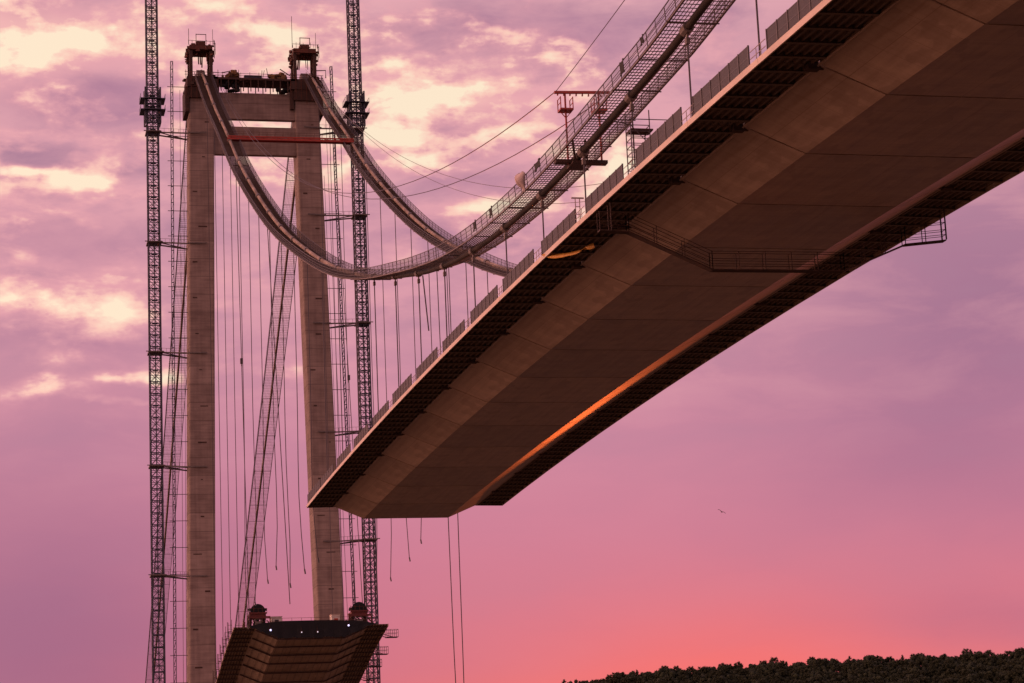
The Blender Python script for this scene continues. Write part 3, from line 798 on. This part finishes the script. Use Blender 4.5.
# ------------------------------------------------------------------ catwalks under the cables
def catwalk(side, X0, X1, zf, yf, lab, hw=1.95, posts=2.6, solid=1e9):
    # near mid-span the walkway has been hung above the cable; towards the tower it lies below it
    mid = (X0+X1)/2
    def blend(X): u = min(1, max(0, (X-262)/70.)); return u*u*(3-2*u)
    drop_ = lambda X: -.5+1.25*blend(X)
    t = thing('catwalk', (mid, yf(mid), zf(mid)-drop_(mid)), lab, 'catwalk', 'mesh catwalks under the main cables')
    P = lambda X, q, h=0: (X, yf(X)-.45*(1-blend(X))+q, zf(X)-drop_(X)+h)
    # floor mesh: cross slats and lengthwise wires
    a = MB(); X = X0
    while X < X1:
        dz = (zf(X+.5)-zf(X-.5)); st = .74/math.sqrt(1+dz*dz)
        a.bar(P(X,-hw), P(X,hw), .08 if X < solid else .34, .05); X += st
    Xs = []; X = X0
    while X < X1: Xs.append(X); X += 4.
    Xs.append(X1)
    nw = 13
    for q in range(nw+1):
        y = -hw+2*hw*q/nw
        w = .16 if q in (0,nw) else .05
        for u,v in zip(Xs,Xs[1:]): a.bar(P(u,y),P(v,y),w,w*.8)
    a.build('walkway_mesh', M['wire'], t)
    X = X0+2
    while X < X1:
        b = MB(); b.bar(P(X,-hw-.2,-.09), P(X,hw+.2,-.09), .10, .08); b.build('cross_beam', M['wire'], t); X += 7.97
    for s in (1,-1):
        c = MB(); X = X0
        while X < X1:
            c.bar(P(X,s*hw,0), P(X,s*(hw+.12),1.45), .06); X += posts
        for h,w in ((1.42,.07),(.95,.04),(.5,.04),(.2,.04)):
            for u,v in zip(Xs,Xs[1:]): c.bar(P(u,s*(hw+.08*h),h),P(v,s*(hw+.08*h),h),w)
        X = X0
        while X < X1:
            c.bar(P(X,s*hw,.02), P(X,s*(hw+.12),1.4), .022); X += .3
        c.build('handrail', M['rope'], t)
    return t
catwalk(0, 40, 537, cable_z, lambda X: CABLE_Y[0], 'nearer mesh catwalk under the left main cable, rising from above the deck to the tower', solid=285)
catwalk(1, 250, 537, cable_z, lambda X: CABLE_Y[1], 'farther mesh catwalk under the right main cable, passing behind the nearer one', solid=285)
catwalk(0, 547, 1000, side_z, lambda X: side_y(0,X), 'catwalk falling away behind the tower, outside the left leg', hw=2.5)
catwalk(1, 547, 1000, side_z, lambda X: side_y(1,X), 'catwalk falling away behind the tower, seen between the two legs', hw=2.5)

# ------------------------------------------------------------------ hangers
def hanger(side, X, z0, lab, grp, loose=False):
    Y = CABLE_Y[side]; zc = cable_z(X)
    t = thing('hanger_cable', (X,Y,z0), lab, 'hanger cable', grp)
    a = MB(); r = .075
    if loose:
        n = 9; L = zc-z0
        ph = R.uniform(0,6); pts = []
        for i in range(n+1):
            u = i/n; w = (u**4)*.55
            pts.append((X, Y+w*math.sin(ph+u*9), zc-.3-(L-.3)*u))
        a.tube(pts, r, 5); a.build('rope', M['rope'], t)
        b = MB(); e = pts[-1]; b.tube([(e[0],e[1],e[2]+.35),(e[0],e[1]-.12,e[2]-.45)],.13,6); b.build('socket', M['rope'], t)
    else:
        a.tube([(X,Y,zc-.3),(X,Y,z0+.4)], r, 5); a.build('rope', M['rope'], t)
        b = MB(); b.tube([(X,Y,z0-.1),(X,Y,z0+.9)],.16,6); b.build('socket', M['grey_steel'], t)
    c = MB(); c.tube([(X-.55,Y,cable_z(X-.55)),(X+.55,Y,cable_z(X+.55))], .47, 10); c.cbox((X,Y,zc-.62),(.35,.14,.5)); c.cbox((X,Y,zc-1.0),(.45,.3,.5)); c.build('cable_clamp', M['grey_steel'], t)
for k in range(-4, 26):
    X = J0+(k+.35)*SEG
    if X > 530: break
    for side in (0,1):
        if side == 1 and X < 330: continue
        sn = SIDES[side]
        if X < DECK_END-1:
            hanger(side, X, deck_z(X)+.43, 'taut hanger cable from the %s main cable down to the long deck edge' % sn, 'hangers from the %s cable to the long deck' % sn)
        elif X < L0:
            z = {0:48.6-(X-425)*.12, 1:51.9-(X-421)*.085}[side]
            if X < 412: z = (57.5 if side else 44.)
            hanger(side, X, z+R.uniform(-1.2,1.2), 'hanger cable of the %s main cable dangling loose in the gap between the two decks' % sn, 'loose hangers of the %s cable' % sn, True)
        else:
            hanger(side, X, low_z(X)+.43, 'hanger cable from the %s main cable down to the lower deck by the tower' % sn, 'hangers from the %s cable to the lower deck' % sn)
# doubled installation ropes beside a few hangers, slightly out of plumb
for i,(X,y0,y1,zb,lab) in enumerate(((268.2,-53.2,-53.7,60.0,'thin slanting rope beside a hanger above the far half of the long deck'),
                                     (468.,-53.4,-54.4,44.,'rope with a small hook block hanging beside the left tower leg'),
                                     (500.,-79.6,-83.5,36.,'rope with a small hook block hanging beside the right tower leg'),
                                     (425.,-54.2,-57.0,43.,'steep thin rope slanting down between the tower legs'))):
    t = thing('hoist_rope', (X,y1,zb), lab, 'rope')
    zt = cable_z(X)-.5
    a = MB(); a.tube([(X,y0,zt),(X,(y0+y1)/2,(zt+zb)/2),(X,y1,zb)], .085, 5); a.build('rope', M['rope'], t)
    if i in (1,2):
        zz = {1:98.,2:101.}[i]; u = (zt-zz)/(zt-zb); y = y0+(y1-y0)*u
        b = MB(); b.cbox((X,y,zz),(.6,.55,1.1)); b.tube([(X,y,zz-.5),(X,y,zz-1.1)],.12,6); b.build('hook_block', M['rope'], t)
for X,y0,y1,lab in ((389.,-79.7,-80.8,'left of the two long ropes dropping from the deck end to the river'),(386.,-81.3,-81.0,'right of the two long ropes dropping from the deck end to the river')):
    a = MB(); a.tube([(X,y0,cable_z(X)-.4),(X,(y0*2+y1)/3,60),(X,(y0+y1)/2,30),(X,y1,WATER-.5)], .085, 5)
    tag(a.build('winch_rope', M['rope'], origin=(X,y1,WATER)), lab, 'rope', 'ropes dropping to the river')

# ------------------------------------------------------------------ cross bridge between the catwalks, red hauling frame, hauling ropes
X = 481.; zb = cable_z(X)+.75
t = thing('cross_bridge', (X,TY,zb), 'red horizontal truss walkway joining the two catwalks in front of the tower', 'footbridge')
a = MB(); ya, yb = -80.9, -53.2
for sx in (-.7,.7):
    a.bar((X+sx,ya,zb),(X+sx,yb,zb),.26,.26); a.bar((X+sx,ya,zb-.62),(X+sx,yb,zb-.62),.26,.26)
    n = 16
    for i in range(n):
        y = ya+(yb-ya)*i/n; y2 = ya+(yb-ya)*(i+1)/n
        a.bar((X+sx,y,zb),(X+sx,y2,zb-.62) if i%2 else (X+sx,y2,zb),.12); a.bar((X+sx,y,zb-.62),(X+sx,y,zb),.12)
        a.bar((X+sx,y,zb-.62 if i%2 else zb),(X+sx,y2,zb if i%2 else zb-.62),.12)
a.build('truss', M['red'], t)
b = MB(); b.box(X-.65,X+.65,ya,yb,zb-.58,zb-.5); b.build('floor', M['red'], t)
c = MB()
for sx in (-.75,.75):
    for i in range(17): c.bar((X+sx,ya+(yb-ya)*i/16,zb),(X+sx,ya+(yb-ya)*i/16,zb+1.05),.05)
    c.bar((X+sx,ya,zb+1.05),(X+sx,yb,zb+1.05),.05)
c.build('guard_rail', M['rust'], t)

X = 196.; zc = cable_z(X); z0 = zc-.6; Yc = CABLE_Y[0]-.75
t = thing('rope_gantry', (X,Yc,z0), 'red goalpost-shaped rope gantry standing on the nearer catwalk', 'rope gantry')
a = MB(); yl, yr = -51.85, -57.15
a.bar((X,yl,66.45),(X,yr,66.6),.22,.24); a.bar((X-.3,yl+.05,66.3),(X-.3,yr,66.42),.08,.08)
for q in range(9):
    y = yl+(yr-yl)*(q+.5)/9; a.cbox((X-.05,y,66.24),(.2,.1,.18))
a.build('top_beam', M['red'], t)
for y in (-52.85,-56.05):
    b = MB(); b.bar((X,y,z0),(X,y,66.4),.15); b.build('post', M['red'], t)
    c = MB(); zz = 64.75
    c.box(X-.6,X+.6,y-.62,y+.62,zz-.1,zz+.06)
    for sy in (-.58,.58): c.bar((X-.55,y+sy,zz),(X-.55,y+sy,zz+1.15),.08); c.bar((X+.55,y+sy,zz),(X+.55,y+sy,zz+1.15),.08); c.bar((X-.55,y+sy,zz+1.1),(X+.55,y+sy,zz+1.1),.05); c.bar((X-.55,y+sy,zz+.6),(X+.55,y+sy,zz+.6),.05)
    c.bar((X,y-.55,zz-.1),(X,y,zz-.75),.07); c.bar((X,y+.55,zz-.1),(X,y,zz-.75),.07)
    c.build('guide_basket', M['red'], t)
d = MB(); d.box(X-.45,X+.45,-56.5,-51.6,z0+.05,z0+.35); d.box(X-1.2,X+1.2,-54.5,-53.0,z0-.15,z0+.04); d.bar((X-1.1,-54.3,z0+.2),(X-1.6,-54.1,z0+1.9),.18); d.bar((X-1.1,-53.2,z0+.2),(X-1.3,-53.0,z0+2.1),.18)
d.build('sill_beam', M['rust_dark'], t)

def rope(p, q, sag, lab, r=.05, m='rope', n=40):
    a = MB(); pts = []
    for i in range(n+1):
        u = i/n; v = Vector(p)*(1-u)+Vector(q)*u; v.z -= 4*sag*u*(1-u); pts.append(tuple(v))
    a.tube(pts, r, 5)
    tag(a.build('hauling_rope', M[m], origin=q), lab, 'rope', 'hauling ropes strung from the tower tops')
rope((537,-57.5,181.5),(196,-52.05,66.6), 17.6, 'upper hauling rope sagging from the left tower top to the red rope gantry', .05)
rope((537,-58.5,180.5),(196,-55.9,65.6), 17.4, 'lower hauling rope sagging from the left tower top to the red rope gantry', .05)
rope((196,-52.05,66.6),(60,-52.3,73.5), 1.8, 'hauling rope rising steeply from the red gantry towards the viewer', .035)
rope((196,-55.9,65.6),(60,-54.6,71.5), 1.4, 'hauling rope running close above the nearer catwalk beyond the red gantry', .03)
rope((537,-79,186),(196,-79.5,66.), 17.6, 'upper faint hauling rope sagging from the right tower top', .04, 'grey_steel')
rope((537,-81.5,184),(196,-81.5,66.), 19.3, 'lower faint hauling rope sagging from the right tower top', .04, 'grey_steel')

# ------------------------------------------------------------------ inspection platform slung under the deck
X = 180.; pts = [(-50.9,48.95),(-53.4,48.85),(-60.6,45.65),(-72.4,45.70),(-78.2,48.12),(-82.0,48.55)]
t = thing('inspection_platform', (X,YC,45.7), 'dark railed inspection walkway slung beneath the long deck, following its cross section', 'platform')
a = MB(); b = MB()
for (p,q) in zip(pts,pts[1:]):
    a.bar((X,p[0],p[1]),(X,q[0],q[1]),.8,.10)
    L = math.hypot(q[0]-p[0],q[1]-p[1]); n = max(1,round(L/2.3))
    for sx in (-.38,.38):
        for i in range(n+1):
            u = i/n; y = p[0]+(q[0]-p[0])*u; z = p[1]+(q[1]-p[1])*u
            b.bar((X+sx,y,z),(X+sx,y,z+1.62),.06)
        for h in (.5,.95,1.6): b.bar((X+sx,p[0],p[1]+h),(X+sx,q[0],q[1]+h),.042)
for h in (.5,.95,1.6): b.bar((X-.4,-82.0,48.55+h),(X+.4,-82.0,48.55+h),.045)
a.build('floor', M['rust_dark'], t); b.build('guard_rail', M['rust_dark'], t)
c = MB()
for y,z in ((-51.9,48.9),(-82.0,48.6)):
    for sx in (-.45,.45): c.bar((X+sx,y,z),(X+sx,y,deck_z(X)+.05),.1)
c.build('suspension_rod', M['rust_dark'], t)

# yellow sling under the wing
a = MB(); rows = []
P0 = Vector((201.2,-51.3,52.25)); P1 = Vector((194.2,-54.4,51.45)); n = 16
for i in range(n+1):
    u = i/n; p = P0.lerp(P1,u)+Vector((0,0,-.75*4*u*(1-u)*.5)); tw = u*4.2; w = .20+.05*math.sin(u*9)
    d = Vector((.25*math.cos(tw), .3*math.cos(tw), math.sin(tw)+.25)).normalized()*w
    nrm = Vector((0,.03,.02))
    rows.append([p-d, p+d, p+d+nrm, p-d+nrm, p-d])
a.quadgrid(rows)
tag(a.build('lifting_sling', M['yellow'], origin=P0, smooth=True), 'twisted yellow lifting sling hanging under the near wing of the long deck', 'sling')

# scaffold tower on deck edge
X, Y = 172.3, -52.45; z = deck_z(X)+.44
t = thing('scaffold_tower', (X,Y,z), 'small tube scaffold tower standing on the deck edge behind the wind barrier', 'scaffold')
a = MB(); b = MB(); c = MB()
for sx in (-.7,.7):
    for sy in (-.8,.8): a.bar((X+sx,Y+sy,z),(X+sx,Y+sy,z+4.1+(1.2 if sx*sy > 0 else 0)),.075)
a.bar((X-.7,Y-3.2,z+4.5),(X-.7,Y+.9,z+4.5),.06)
a.build('standard', M['rope'], t)
for h in (.5,1.1,1.7,2.3,2.9,3.5,4.0):
    for sy in (-.8,.8): b.bar((X-.7,Y+sy,z+h),(X+.7,Y+sy,z+h),.055)
    b.bar((X-.7,Y-.8,z+h),(X-.7,Y+.8,z+h),.055); b.bar((X+.7,Y-.8,z+h),(X+.7,Y+.8,z+h),.05)
for h in (.5,2.3): b.bar((X-.7,Y-.8,z+h),(X-.7,Y+.8,z+h+1.7),.05)
b.bar((X-.7,Y+.8,z+4.0),(X-.7,Y+2.2,z+4.3),.07)
b.build('ledger', M['rope'], t)
c.box(X-.72,X+.72,Y-1.1,Y+.82,z+3.6,z+3.72); c.build('board', M['rust_dark'], t)
# small post frame further along
X, Y = 191.5, -52.3; z = deck_z(X)+.44
t = thing('post_frame', (X,Y,z), 'small pale two-post frame rising above the deck edge in a barrier gap', 'frame')
a = MB()
for sy in (-.2,.2): a.bar((X,Y+sy,z),(X,Y+sy,z+2.9),.07)
a.build('post', M['pale_rope'], t)
b = MB(); b.bar((X,Y-.6,z+2.9),(X,Y+.55,z+2.9),.12); b.bar((X,Y-.2,z+1.4),(X,Y+.2,z+1.4),.06); b.bar((X,Y-.2,z+2.1),(X,Y+.2,z+2.1),.06); b.build('cross_bar', M['pale_rope'], t)

# cloth blown over the catwalk rail
X = 210.; zr = cable_z(X)+.45; Yr = CABLE_Y[0]+1.6
a = MB(); rows = []
for i in range(13):
    u = i/12
    row = []
    for j in range(11):
        v = j/10
        bul = math.sin(math.pi*u)**.7*math.sin(math.pi*min(1,.12+v*1.0))
        wid = .55*(1-.6*v**1.6)
        row.append((X+(u-.5)*2.0*wid*1.7+.35*v, Yr+.1+.85*bul-.1*v, zr+1.55+.3*math.sin(u*3.0)-1.6*v+.12*math.sin(u*11+v*5)))
    rows.append(row)
a.quadgrid(rows)
o = a.build('tarpaulin', M['cloth'], origin=(X,Yr,zr), smooth=True)
md = o.modifiers.new('thickness','SOLIDIFY'); md.thickness = .02
tag(o, 'pale pinkish tarpaulin bellying out over the nearer catwalk handrail', 'tarpaulin')
# dark wraps tied to the rail
for X,w,h,lab in ((204.5,1.5,.8,'dark rolled sheet tied on the catwalk rail between red gantry and pale tarpaulin'),(225.,.9,1.0,'dark sheet tied to the catwalk rail left of the pale tarpaulin'),
                  (233.,.9,1.0,'lowest dark sheet tied to the nearer catwalk rail'),(174.5,.8,1.2,'dark sheet hung on the catwalk rail above the red gantry'),(168.5,.6,.7,'small dark sheet hung highest on the nearer catwalk rail')):
    zr = cable_z(X)+.5; a = MB(); rows = []
    for i in range(9):
        u = i/8; rows.append([(X+(u-.5)*w*1.6, CABLE_Y[0]+1.62+.06*math.sin(u*9+j), zr+1.5-h*j/4+.05*math.sin(u*7)) for j in range(5)])
    a.quadgrid(rows); o = a.build('rail_sheet', M['darkcloth'], origin=(X,CABLE_Y[0]+1.62,zr), smooth=True)
    md = o.modifiers.new('thickness','SOLIDIFY'); md.thickness = .03
    tag(o, lab, 'sheet', 'dark sheets on the catwalk rail')

# bird
c = Vector((376.1,-125.7,52.4)); a = MB()
d = Vector((.93,.2,.1)).normalized(); wd = Vector((.12,-.86,-.42)).normalized()
a.tube([c-d*.32,c-d*.2,c,c+d*.18,c+d*.28],[.02,.07,.11,.07,.03],8)
def wing(sg):
    rows = []
    for i in range(6):
        u = i/5; base = c+wd*(sg*.78*u)+Vector((0,0,.16*math.sin(u*2.6)))
        ch = .15*(1-.7*u); rows.append([base+d*ch, base+Vector((0,0,.05)), base-d*ch, base+Vector((0,0,-.03)), base+d*ch])
    a.quadgrid(rows)
wing(1); wing(-1)
w_ = MB(); 
tag(a.build('bird', M['feather'], origin=c, smooth=True), 'small dark bird gliding alone in the open sky right of the bridge', 'bird')

# ------------------------------------------------------------------ sky: Nishita plus a broken sunset cloud deck, all by direction
SUN_AZ, SUN_EL = -18.4, 1.2
w = bpy.data.worlds.new('World'); scn.world = w; w.use_nodes = True
nt = w.node_tree; nt.nodes.clear(); N = nt.nodes.new; L = nt.links.new
class V:
    def __init__(s, o): s.o = o
def inp(sock, x):
    if isinstance(x, V): L(x.o, sock)
    else: sock.default_value = x
def mth(op, a, b=0., c=0.):
    n = N('ShaderNodeMath'); n.operation = op
    inp(n.inputs[0], a); inp(n.inputs[1], b)
    if op in ('MULTIPLY_ADD','SMOOTH_MIN'): inp(n.inputs[2], c)
    return V(n.outputs[0])
for nm, op in (('__add__','ADD'),('__sub__','SUBTRACT'),('__mul__','MULTIPLY')):
    setattr(V, nm, (lambda op: lambda s, o: mth(op, s, o))(op))
tc = N('ShaderNodeTexCoord'); sep = N('ShaderNodeSeparateXYZ'); L(tc.outputs['Generated'], sep.inputs[0])
x, y, z = V(sep.outputs[0]), V(sep.outputs[1]), V(sep.outputs[2])
az = mth('ARCTAN2', y, x)*57.29578; el = mth('ARCSINE', z)*57.29578
def noise(sx, sy, off=0., det=7., rough=.55, dist=0.):
    c = N('ShaderNodeCombineXYZ'); inp(c.inputs[0], az*sx); inp(c.inputs[1], el*sy); c.inputs[2].default_value = off
    n = N('ShaderNodeTexNoise'); n.inputs['Scale'].default_value = 1.; n.inputs['Detail'].default_value = det; n.inputs['Roughness'].default_value = rough; n.inputs['Distortion'].default_value = dist
    L(c.outputs[0], n.inputs['Vector']); return V(n.outputs['Fac'])
wa = (noise(.22,.42,3.1,5)-.5); wb = (noise(.25,.5,9.7,5)-.5)
A = az+wa*3.2; E_ = el+wb*1.7
def combine(a, e):
    c = N('ShaderNodeCombineXYZ'); inp(c.inputs[0], a); inp(c.inputs[1], e); return V(c.outputs[0])
WARPED, RAW = combine(A, E_), combine(az, el)
def blobs(lst, src=None):
    """sum of soft elliptical patches: azimuth, elevation, half sizes (degrees), strength, slope"""
    tot = 0.
    for (a0, e0, sa, se, amp, *tilt) in lst:
        mp = N('ShaderNodeMapping'); mp.vector_type = 'TEXTURE'; inp(mp.inputs['Vector'], src or WARPED)
        mp.inputs['Location'].default_value = (a0, e0, 0); mp.inputs['Scale'].default_value = (sa, se, 1)
        mp.inputs['Rotation'].default_value = (0, 0, math.atan(tilt[0]) if tilt else 0)
        d = N('ShaderNodeVectorMath'); d.operation = 'DOT_PRODUCT'; L(mp.outputs[0], d.inputs[0]); L(mp.outputs[0], d.inputs[1])
        tot = mth('MULTIPLY_ADD', mth('POWER', .36788, V(d.outputs['Value'])), amp, tot)
    return tot
def ramp(fac, stops):
    n = N('ShaderNodeValToRGB'); e = n.color_ramp.elements
    while len(e) < len(stops): e.new(.5)
    for q,(p,c) in zip(e, stops): q.position = p; q.color = srgb(*c)
    inp(n.inputs[0], fac); return V(n.outputs[0])
def mix(f, a, b, mode='MIX'):
    n = N('ShaderNodeMix'); n.data_type = 'RGBA'; n.blend_type = mode; n.clamp_factor = True
    inp(n.inputs['Factor'], f)
    for k, q in (('A',a),('B',b)):
        if isinstance(q, V): L(q.o, n.inputs[k])
        else: n.inputs[k].default_value = q
    return V(n.outputs['Result'])
#SKYBEGIN
base = ramp(el*(1/90.), [(0,(255,140,90)),(2.4/90,(245,122,112)),(4.0/90,(226,122,134)),(5.4/90,(220,125,142)),(7.2/90,(212,130,152)),(9.5/90,(208,137,160)),(12.5/90,(214,150,168)),(16/90,(224,162,175)),(21/90,(231,173,181)),(34/90,(176,134,160)),(60/90,(126,108,142)),(1,(104,98,134))])
glow = blobs([(-18.4,2.6,4.8,2.1,1.0), (-12.5,.2,6.,1.9,.4)], RAW)
base = mix(glow, base, srgb(255,116,110))
core = blobs([(-17.0,1.6,4.,.9,1.), (-13.0,.4,5.,.8,.4)], RAW)
base = mix(core, base, (1.7,.42,.07,1))
low_ = blobs([(-1.09,4.81,7.17,4.48,0.72,0.044), (-25.38,12.51,5.38,4.48,0.62,0.044), (-25.28,4.49,3.59,0.78,0.22,0.044), (-22.94,8.29,4.48,1.79,0.15,0.044)])
base = mix(low_, base, srgb(134,94,134))
dark = blobs([(-2.95,18.06,2.99,0.81,0.62,0.094), (-2.07,14.76,2.84,0.51,0.45,0.044), (-2.06,12.20,2.69,0.42,0.42,0.044), (-1.81,9.88,2.69,0.72,0.25,0.044), (-14.65,19.64,3.29,0.60,0.55,0.124), (-13.35,17.09,2.09,0.27,0.30,-0.056), (-12.53,16.03,1.79,0.30,0.32,0.044), (-21.77,18.96,3.59,1.49,0.25,0.044), (-6.92,18.48,1.79,0.54,0.30,0.044), (-11.19,14.76,2.09,0.42,0.25,0.044)])
n1 = noise(.44,1.25,1.7,6,.5,.3); n2 = noise(1.5,2.5,5.3,5,.55); n3 = noise(.26,.8,14.2,7,.58,.3)
upper = mth('SMOOTH_MIN', mth('MAXIMUM', (el-8.)*.12, 0.), 1., .2)
base = mix(mth('MAXIMUM', n3-.45, 0.)*3.2*mth('ADD', upper, .12), base, srgb(174,128,153))
base = mix(mth('MAXIMUM', mth('SUBTRACT', .52, n3), 0.)*2.2*mth('ADD', upper, .04), base, srgb(240,174,180))
base = mix(dark*mth('ADD', n1*1.5, .35), base, srgb(166,116,148))
left = mth('SMOOTH_MIN', mth('MAXIMUM', (az+24.)*.13, .12), 1., .2)
rift = blobs([(-11.56,17.72,4.48,1.85,0.34,0.044), (-7.31,18.92,4.48,1.79,0.26,0.044), (-2.08,19.37,3.88,1.64,0.22,0.044), (-1.32,13.30,3.29,1.49,0.22,0.044), (-15.88,15.80,2.39,1.49,0.25,0.044), (-0.82,20.01,2.24,0.90,1.00,0.044), (-1.82,19.08,1.79,0.39,0.80,0.044), (-3.73,19.40,1.79,0.27,0.85,0.164), (-4.12,20.13,2.69,0.66,0.45,-0.156), (-1.32,16.41,1.14,0.18,0.95,0.094), (-3.37,15.92,1.08,0.27,0.90,0.094), (-2.44,16.23,2.09,0.36,0.35,0.044), (-0.96,13.29,1.49,0.42,0.85,0.044), (-2.55,13.10,1.79,0.36,0.60,0.044), (-3.43,14.03,1.49,0.36,0.30,0.044), (-1.08,15.12,1.49,0.24,0.30,0.044), (-3.48,11.21,1.25,0.16,1.15,-0.016), (-1.20,11.05,1.34,0.21,0.80,0.094), (-3.89,10.59,1.34,0.09,0.60,0.044), (-4.82,11.24,0.66,0.30,0.70,0.044), (-7.78,11.45,1.79,0.24,0.40,0.044), (-1.69,11.64,0.75,0.27,0.40,0.044), (-11.82,17.79,1.37,0.39,1.12,0.044), (-11.19,18.15,1.25,0.30,0.70,0.044), (-13.40,18.07,1.02,0.42,0.65,0.044), (-10.54,16.94,0.84,0.36,1.00,0.344), (-11.87,19.02,2.69,0.84,0.42,0.044), (-15.11,18.44,1.49,1.02,0.35,0.044), (-15.90,16.12,0.84,0.78,0.85,0.044), (-16.88,15.25,1.20,0.66,0.60,0.044), (-12.70,15.28,1.37,0.24,0.62,0.044), (-14.52,17.11,1.79,0.30,0.30,0.044), (-7.18,16.41,0.90,0.78,0.55,0.044), (-7.10,17.52,1.55,0.18,1.25,0.044), (-9.32,16.55,0.45,0.54,0.60,0.044), (-11.77,16.45,1.02,0.15,0.50,0.044), (-9.03,19.99,1.79,0.90,0.25,0.044), (-7.21,19.94,2.69,0.48,0.38,-0.006), (-20.11,17.38,2.09,1.20,0.18,0.044), (-18.39,18.73,1.79,0.90,0.12,0.044)])
tex = mth('MAXIMUM', (n1-.36)*2.4+(n2-.5)*1.5, 0.)
b = rift*mth('ADD', tex*.95, .30)+mth('MAXIMUM', (n1-.50)+(n2-.5)*.45, 0.)*1.9*upper*left
cl = ramp(b, [(0,(230,160,172)),(.30,(240,172,178)),(.60,(252,202,188)),(1.12,(255,234,206))])
base = mix(mth('SMOOTH_MIN', mth('MAXIMUM',(b-.05)*2.2,0.), 1., .15), base, cl)
# unseen sky glow added left of frame to light the fascia, web and tower
flank = blobs([(84.,10.,36.,14.,1.)], RAW)
base = mix(flank, base, (11.,5.2,3.7,1))
behind = mth('MAXIMUM', mth('COSINE', (az+13.)*.01745329), 0.)
dull = mth('SMOOTH_MIN', mth('MAXIMUM', mth('SUBTRACT', .62, behind)*1.25, 0.), .75, .1)*mth('SUBTRACT', 1., flank)
base = mix(dull, base, srgb(208,164,162))
#SKYEND
sky = N('ShaderNodeTexSky'); sky.sky_type = 'NISHITA'; sky.sun_disc = False
sky.sun_elevation = rad(SUN_EL); sky.sun_rotation = rad(90-SUN_AZ); sky.altitude = 10; sky.air_density = 1.5; sky.dust_density = 4.
bg1 = N('ShaderNodeBackground'); bg1.inputs['Strength'].default_value = .05; L(sky.outputs[0], bg1.inputs[0])
bg2 = N('ShaderNodeBackground'); bg2.inputs['Strength'].default_value = 1.; L(base.o, bg2.inputs[0])
ms = N('ShaderNodeMixShader'); ms.inputs[0].default_value = .97      # the cloud deck leaves little of the clear sky
L(bg1.outputs[0], ms.inputs[1]); L(bg2.outputs[0], ms.inputs[2])
w.cycles.sampling_method = 'MANUAL'; w.cycles.sample_map_resolution = 512
out = N('ShaderNodeOutputWorld'); L(ms.outputs[0], out.inputs[0])

sl = bpy.data.lights.new('sun', 'SUN'); sl.energy = .25; sl.angle = rad(2.2); sl.color = (1.,.15,.03)
so = bpy.data.objects.new('sun', sl); COL.objects.link(so)
sd_ = Vector((math.cos(rad(SUN_AZ))*math.cos(rad(SUN_EL)), math.sin(rad(SUN_AZ))*math.cos(rad(SUN_EL)), math.sin(rad(SUN_EL))))
so.rotation_euler = sd_.to_track_quat('Z','Y').to_euler(); so.location = sd_*300+Vector((0,0,300))

# ------------------------------------------------------------------ camera
head, pit, roll = -13.4302, 12.0219, -2.5413
ch, sh, cp, sp = math.cos(rad(head)), math.sin(rad(head)), math.cos(rad(pit)), math.sin(rad(pit))
fw = Vector((ch*cp, sh*cp, sp)); rt = Vector((sh,-ch,0)); up = rt.cross(fw)
cr, sr = math.cos(rad(roll)), math.sin(rad(roll))
r2_ = rt*cr+up*sr; u2_ = up*cr-rt*sr
cam = bpy.data.cameras.new('camera'); cam.sensor_width = 36; cam.lens = 2299.9*36/1024; cam.clip_end = 30000; cam.clip_start = .5
co = bpy.data.objects.new('camera', cam); COL.objects.link(co)
co.matrix_world = Matrix(((r2_.x,u2_.x,-fw.x,0),(r2_.y,u2_.y,-fw.y,0),(r2_.z,u2_.z,-fw.z,0),(0,0,0,1)))
scn.camera = co
scn.render.engine = 'CYCLES'
vs = scn.view_settings; vs.view_transform = 'Standard'; vs.look = 'None'; vs.exposure = 0; vs.gamma = 1; vs.use_curve_mapping = False
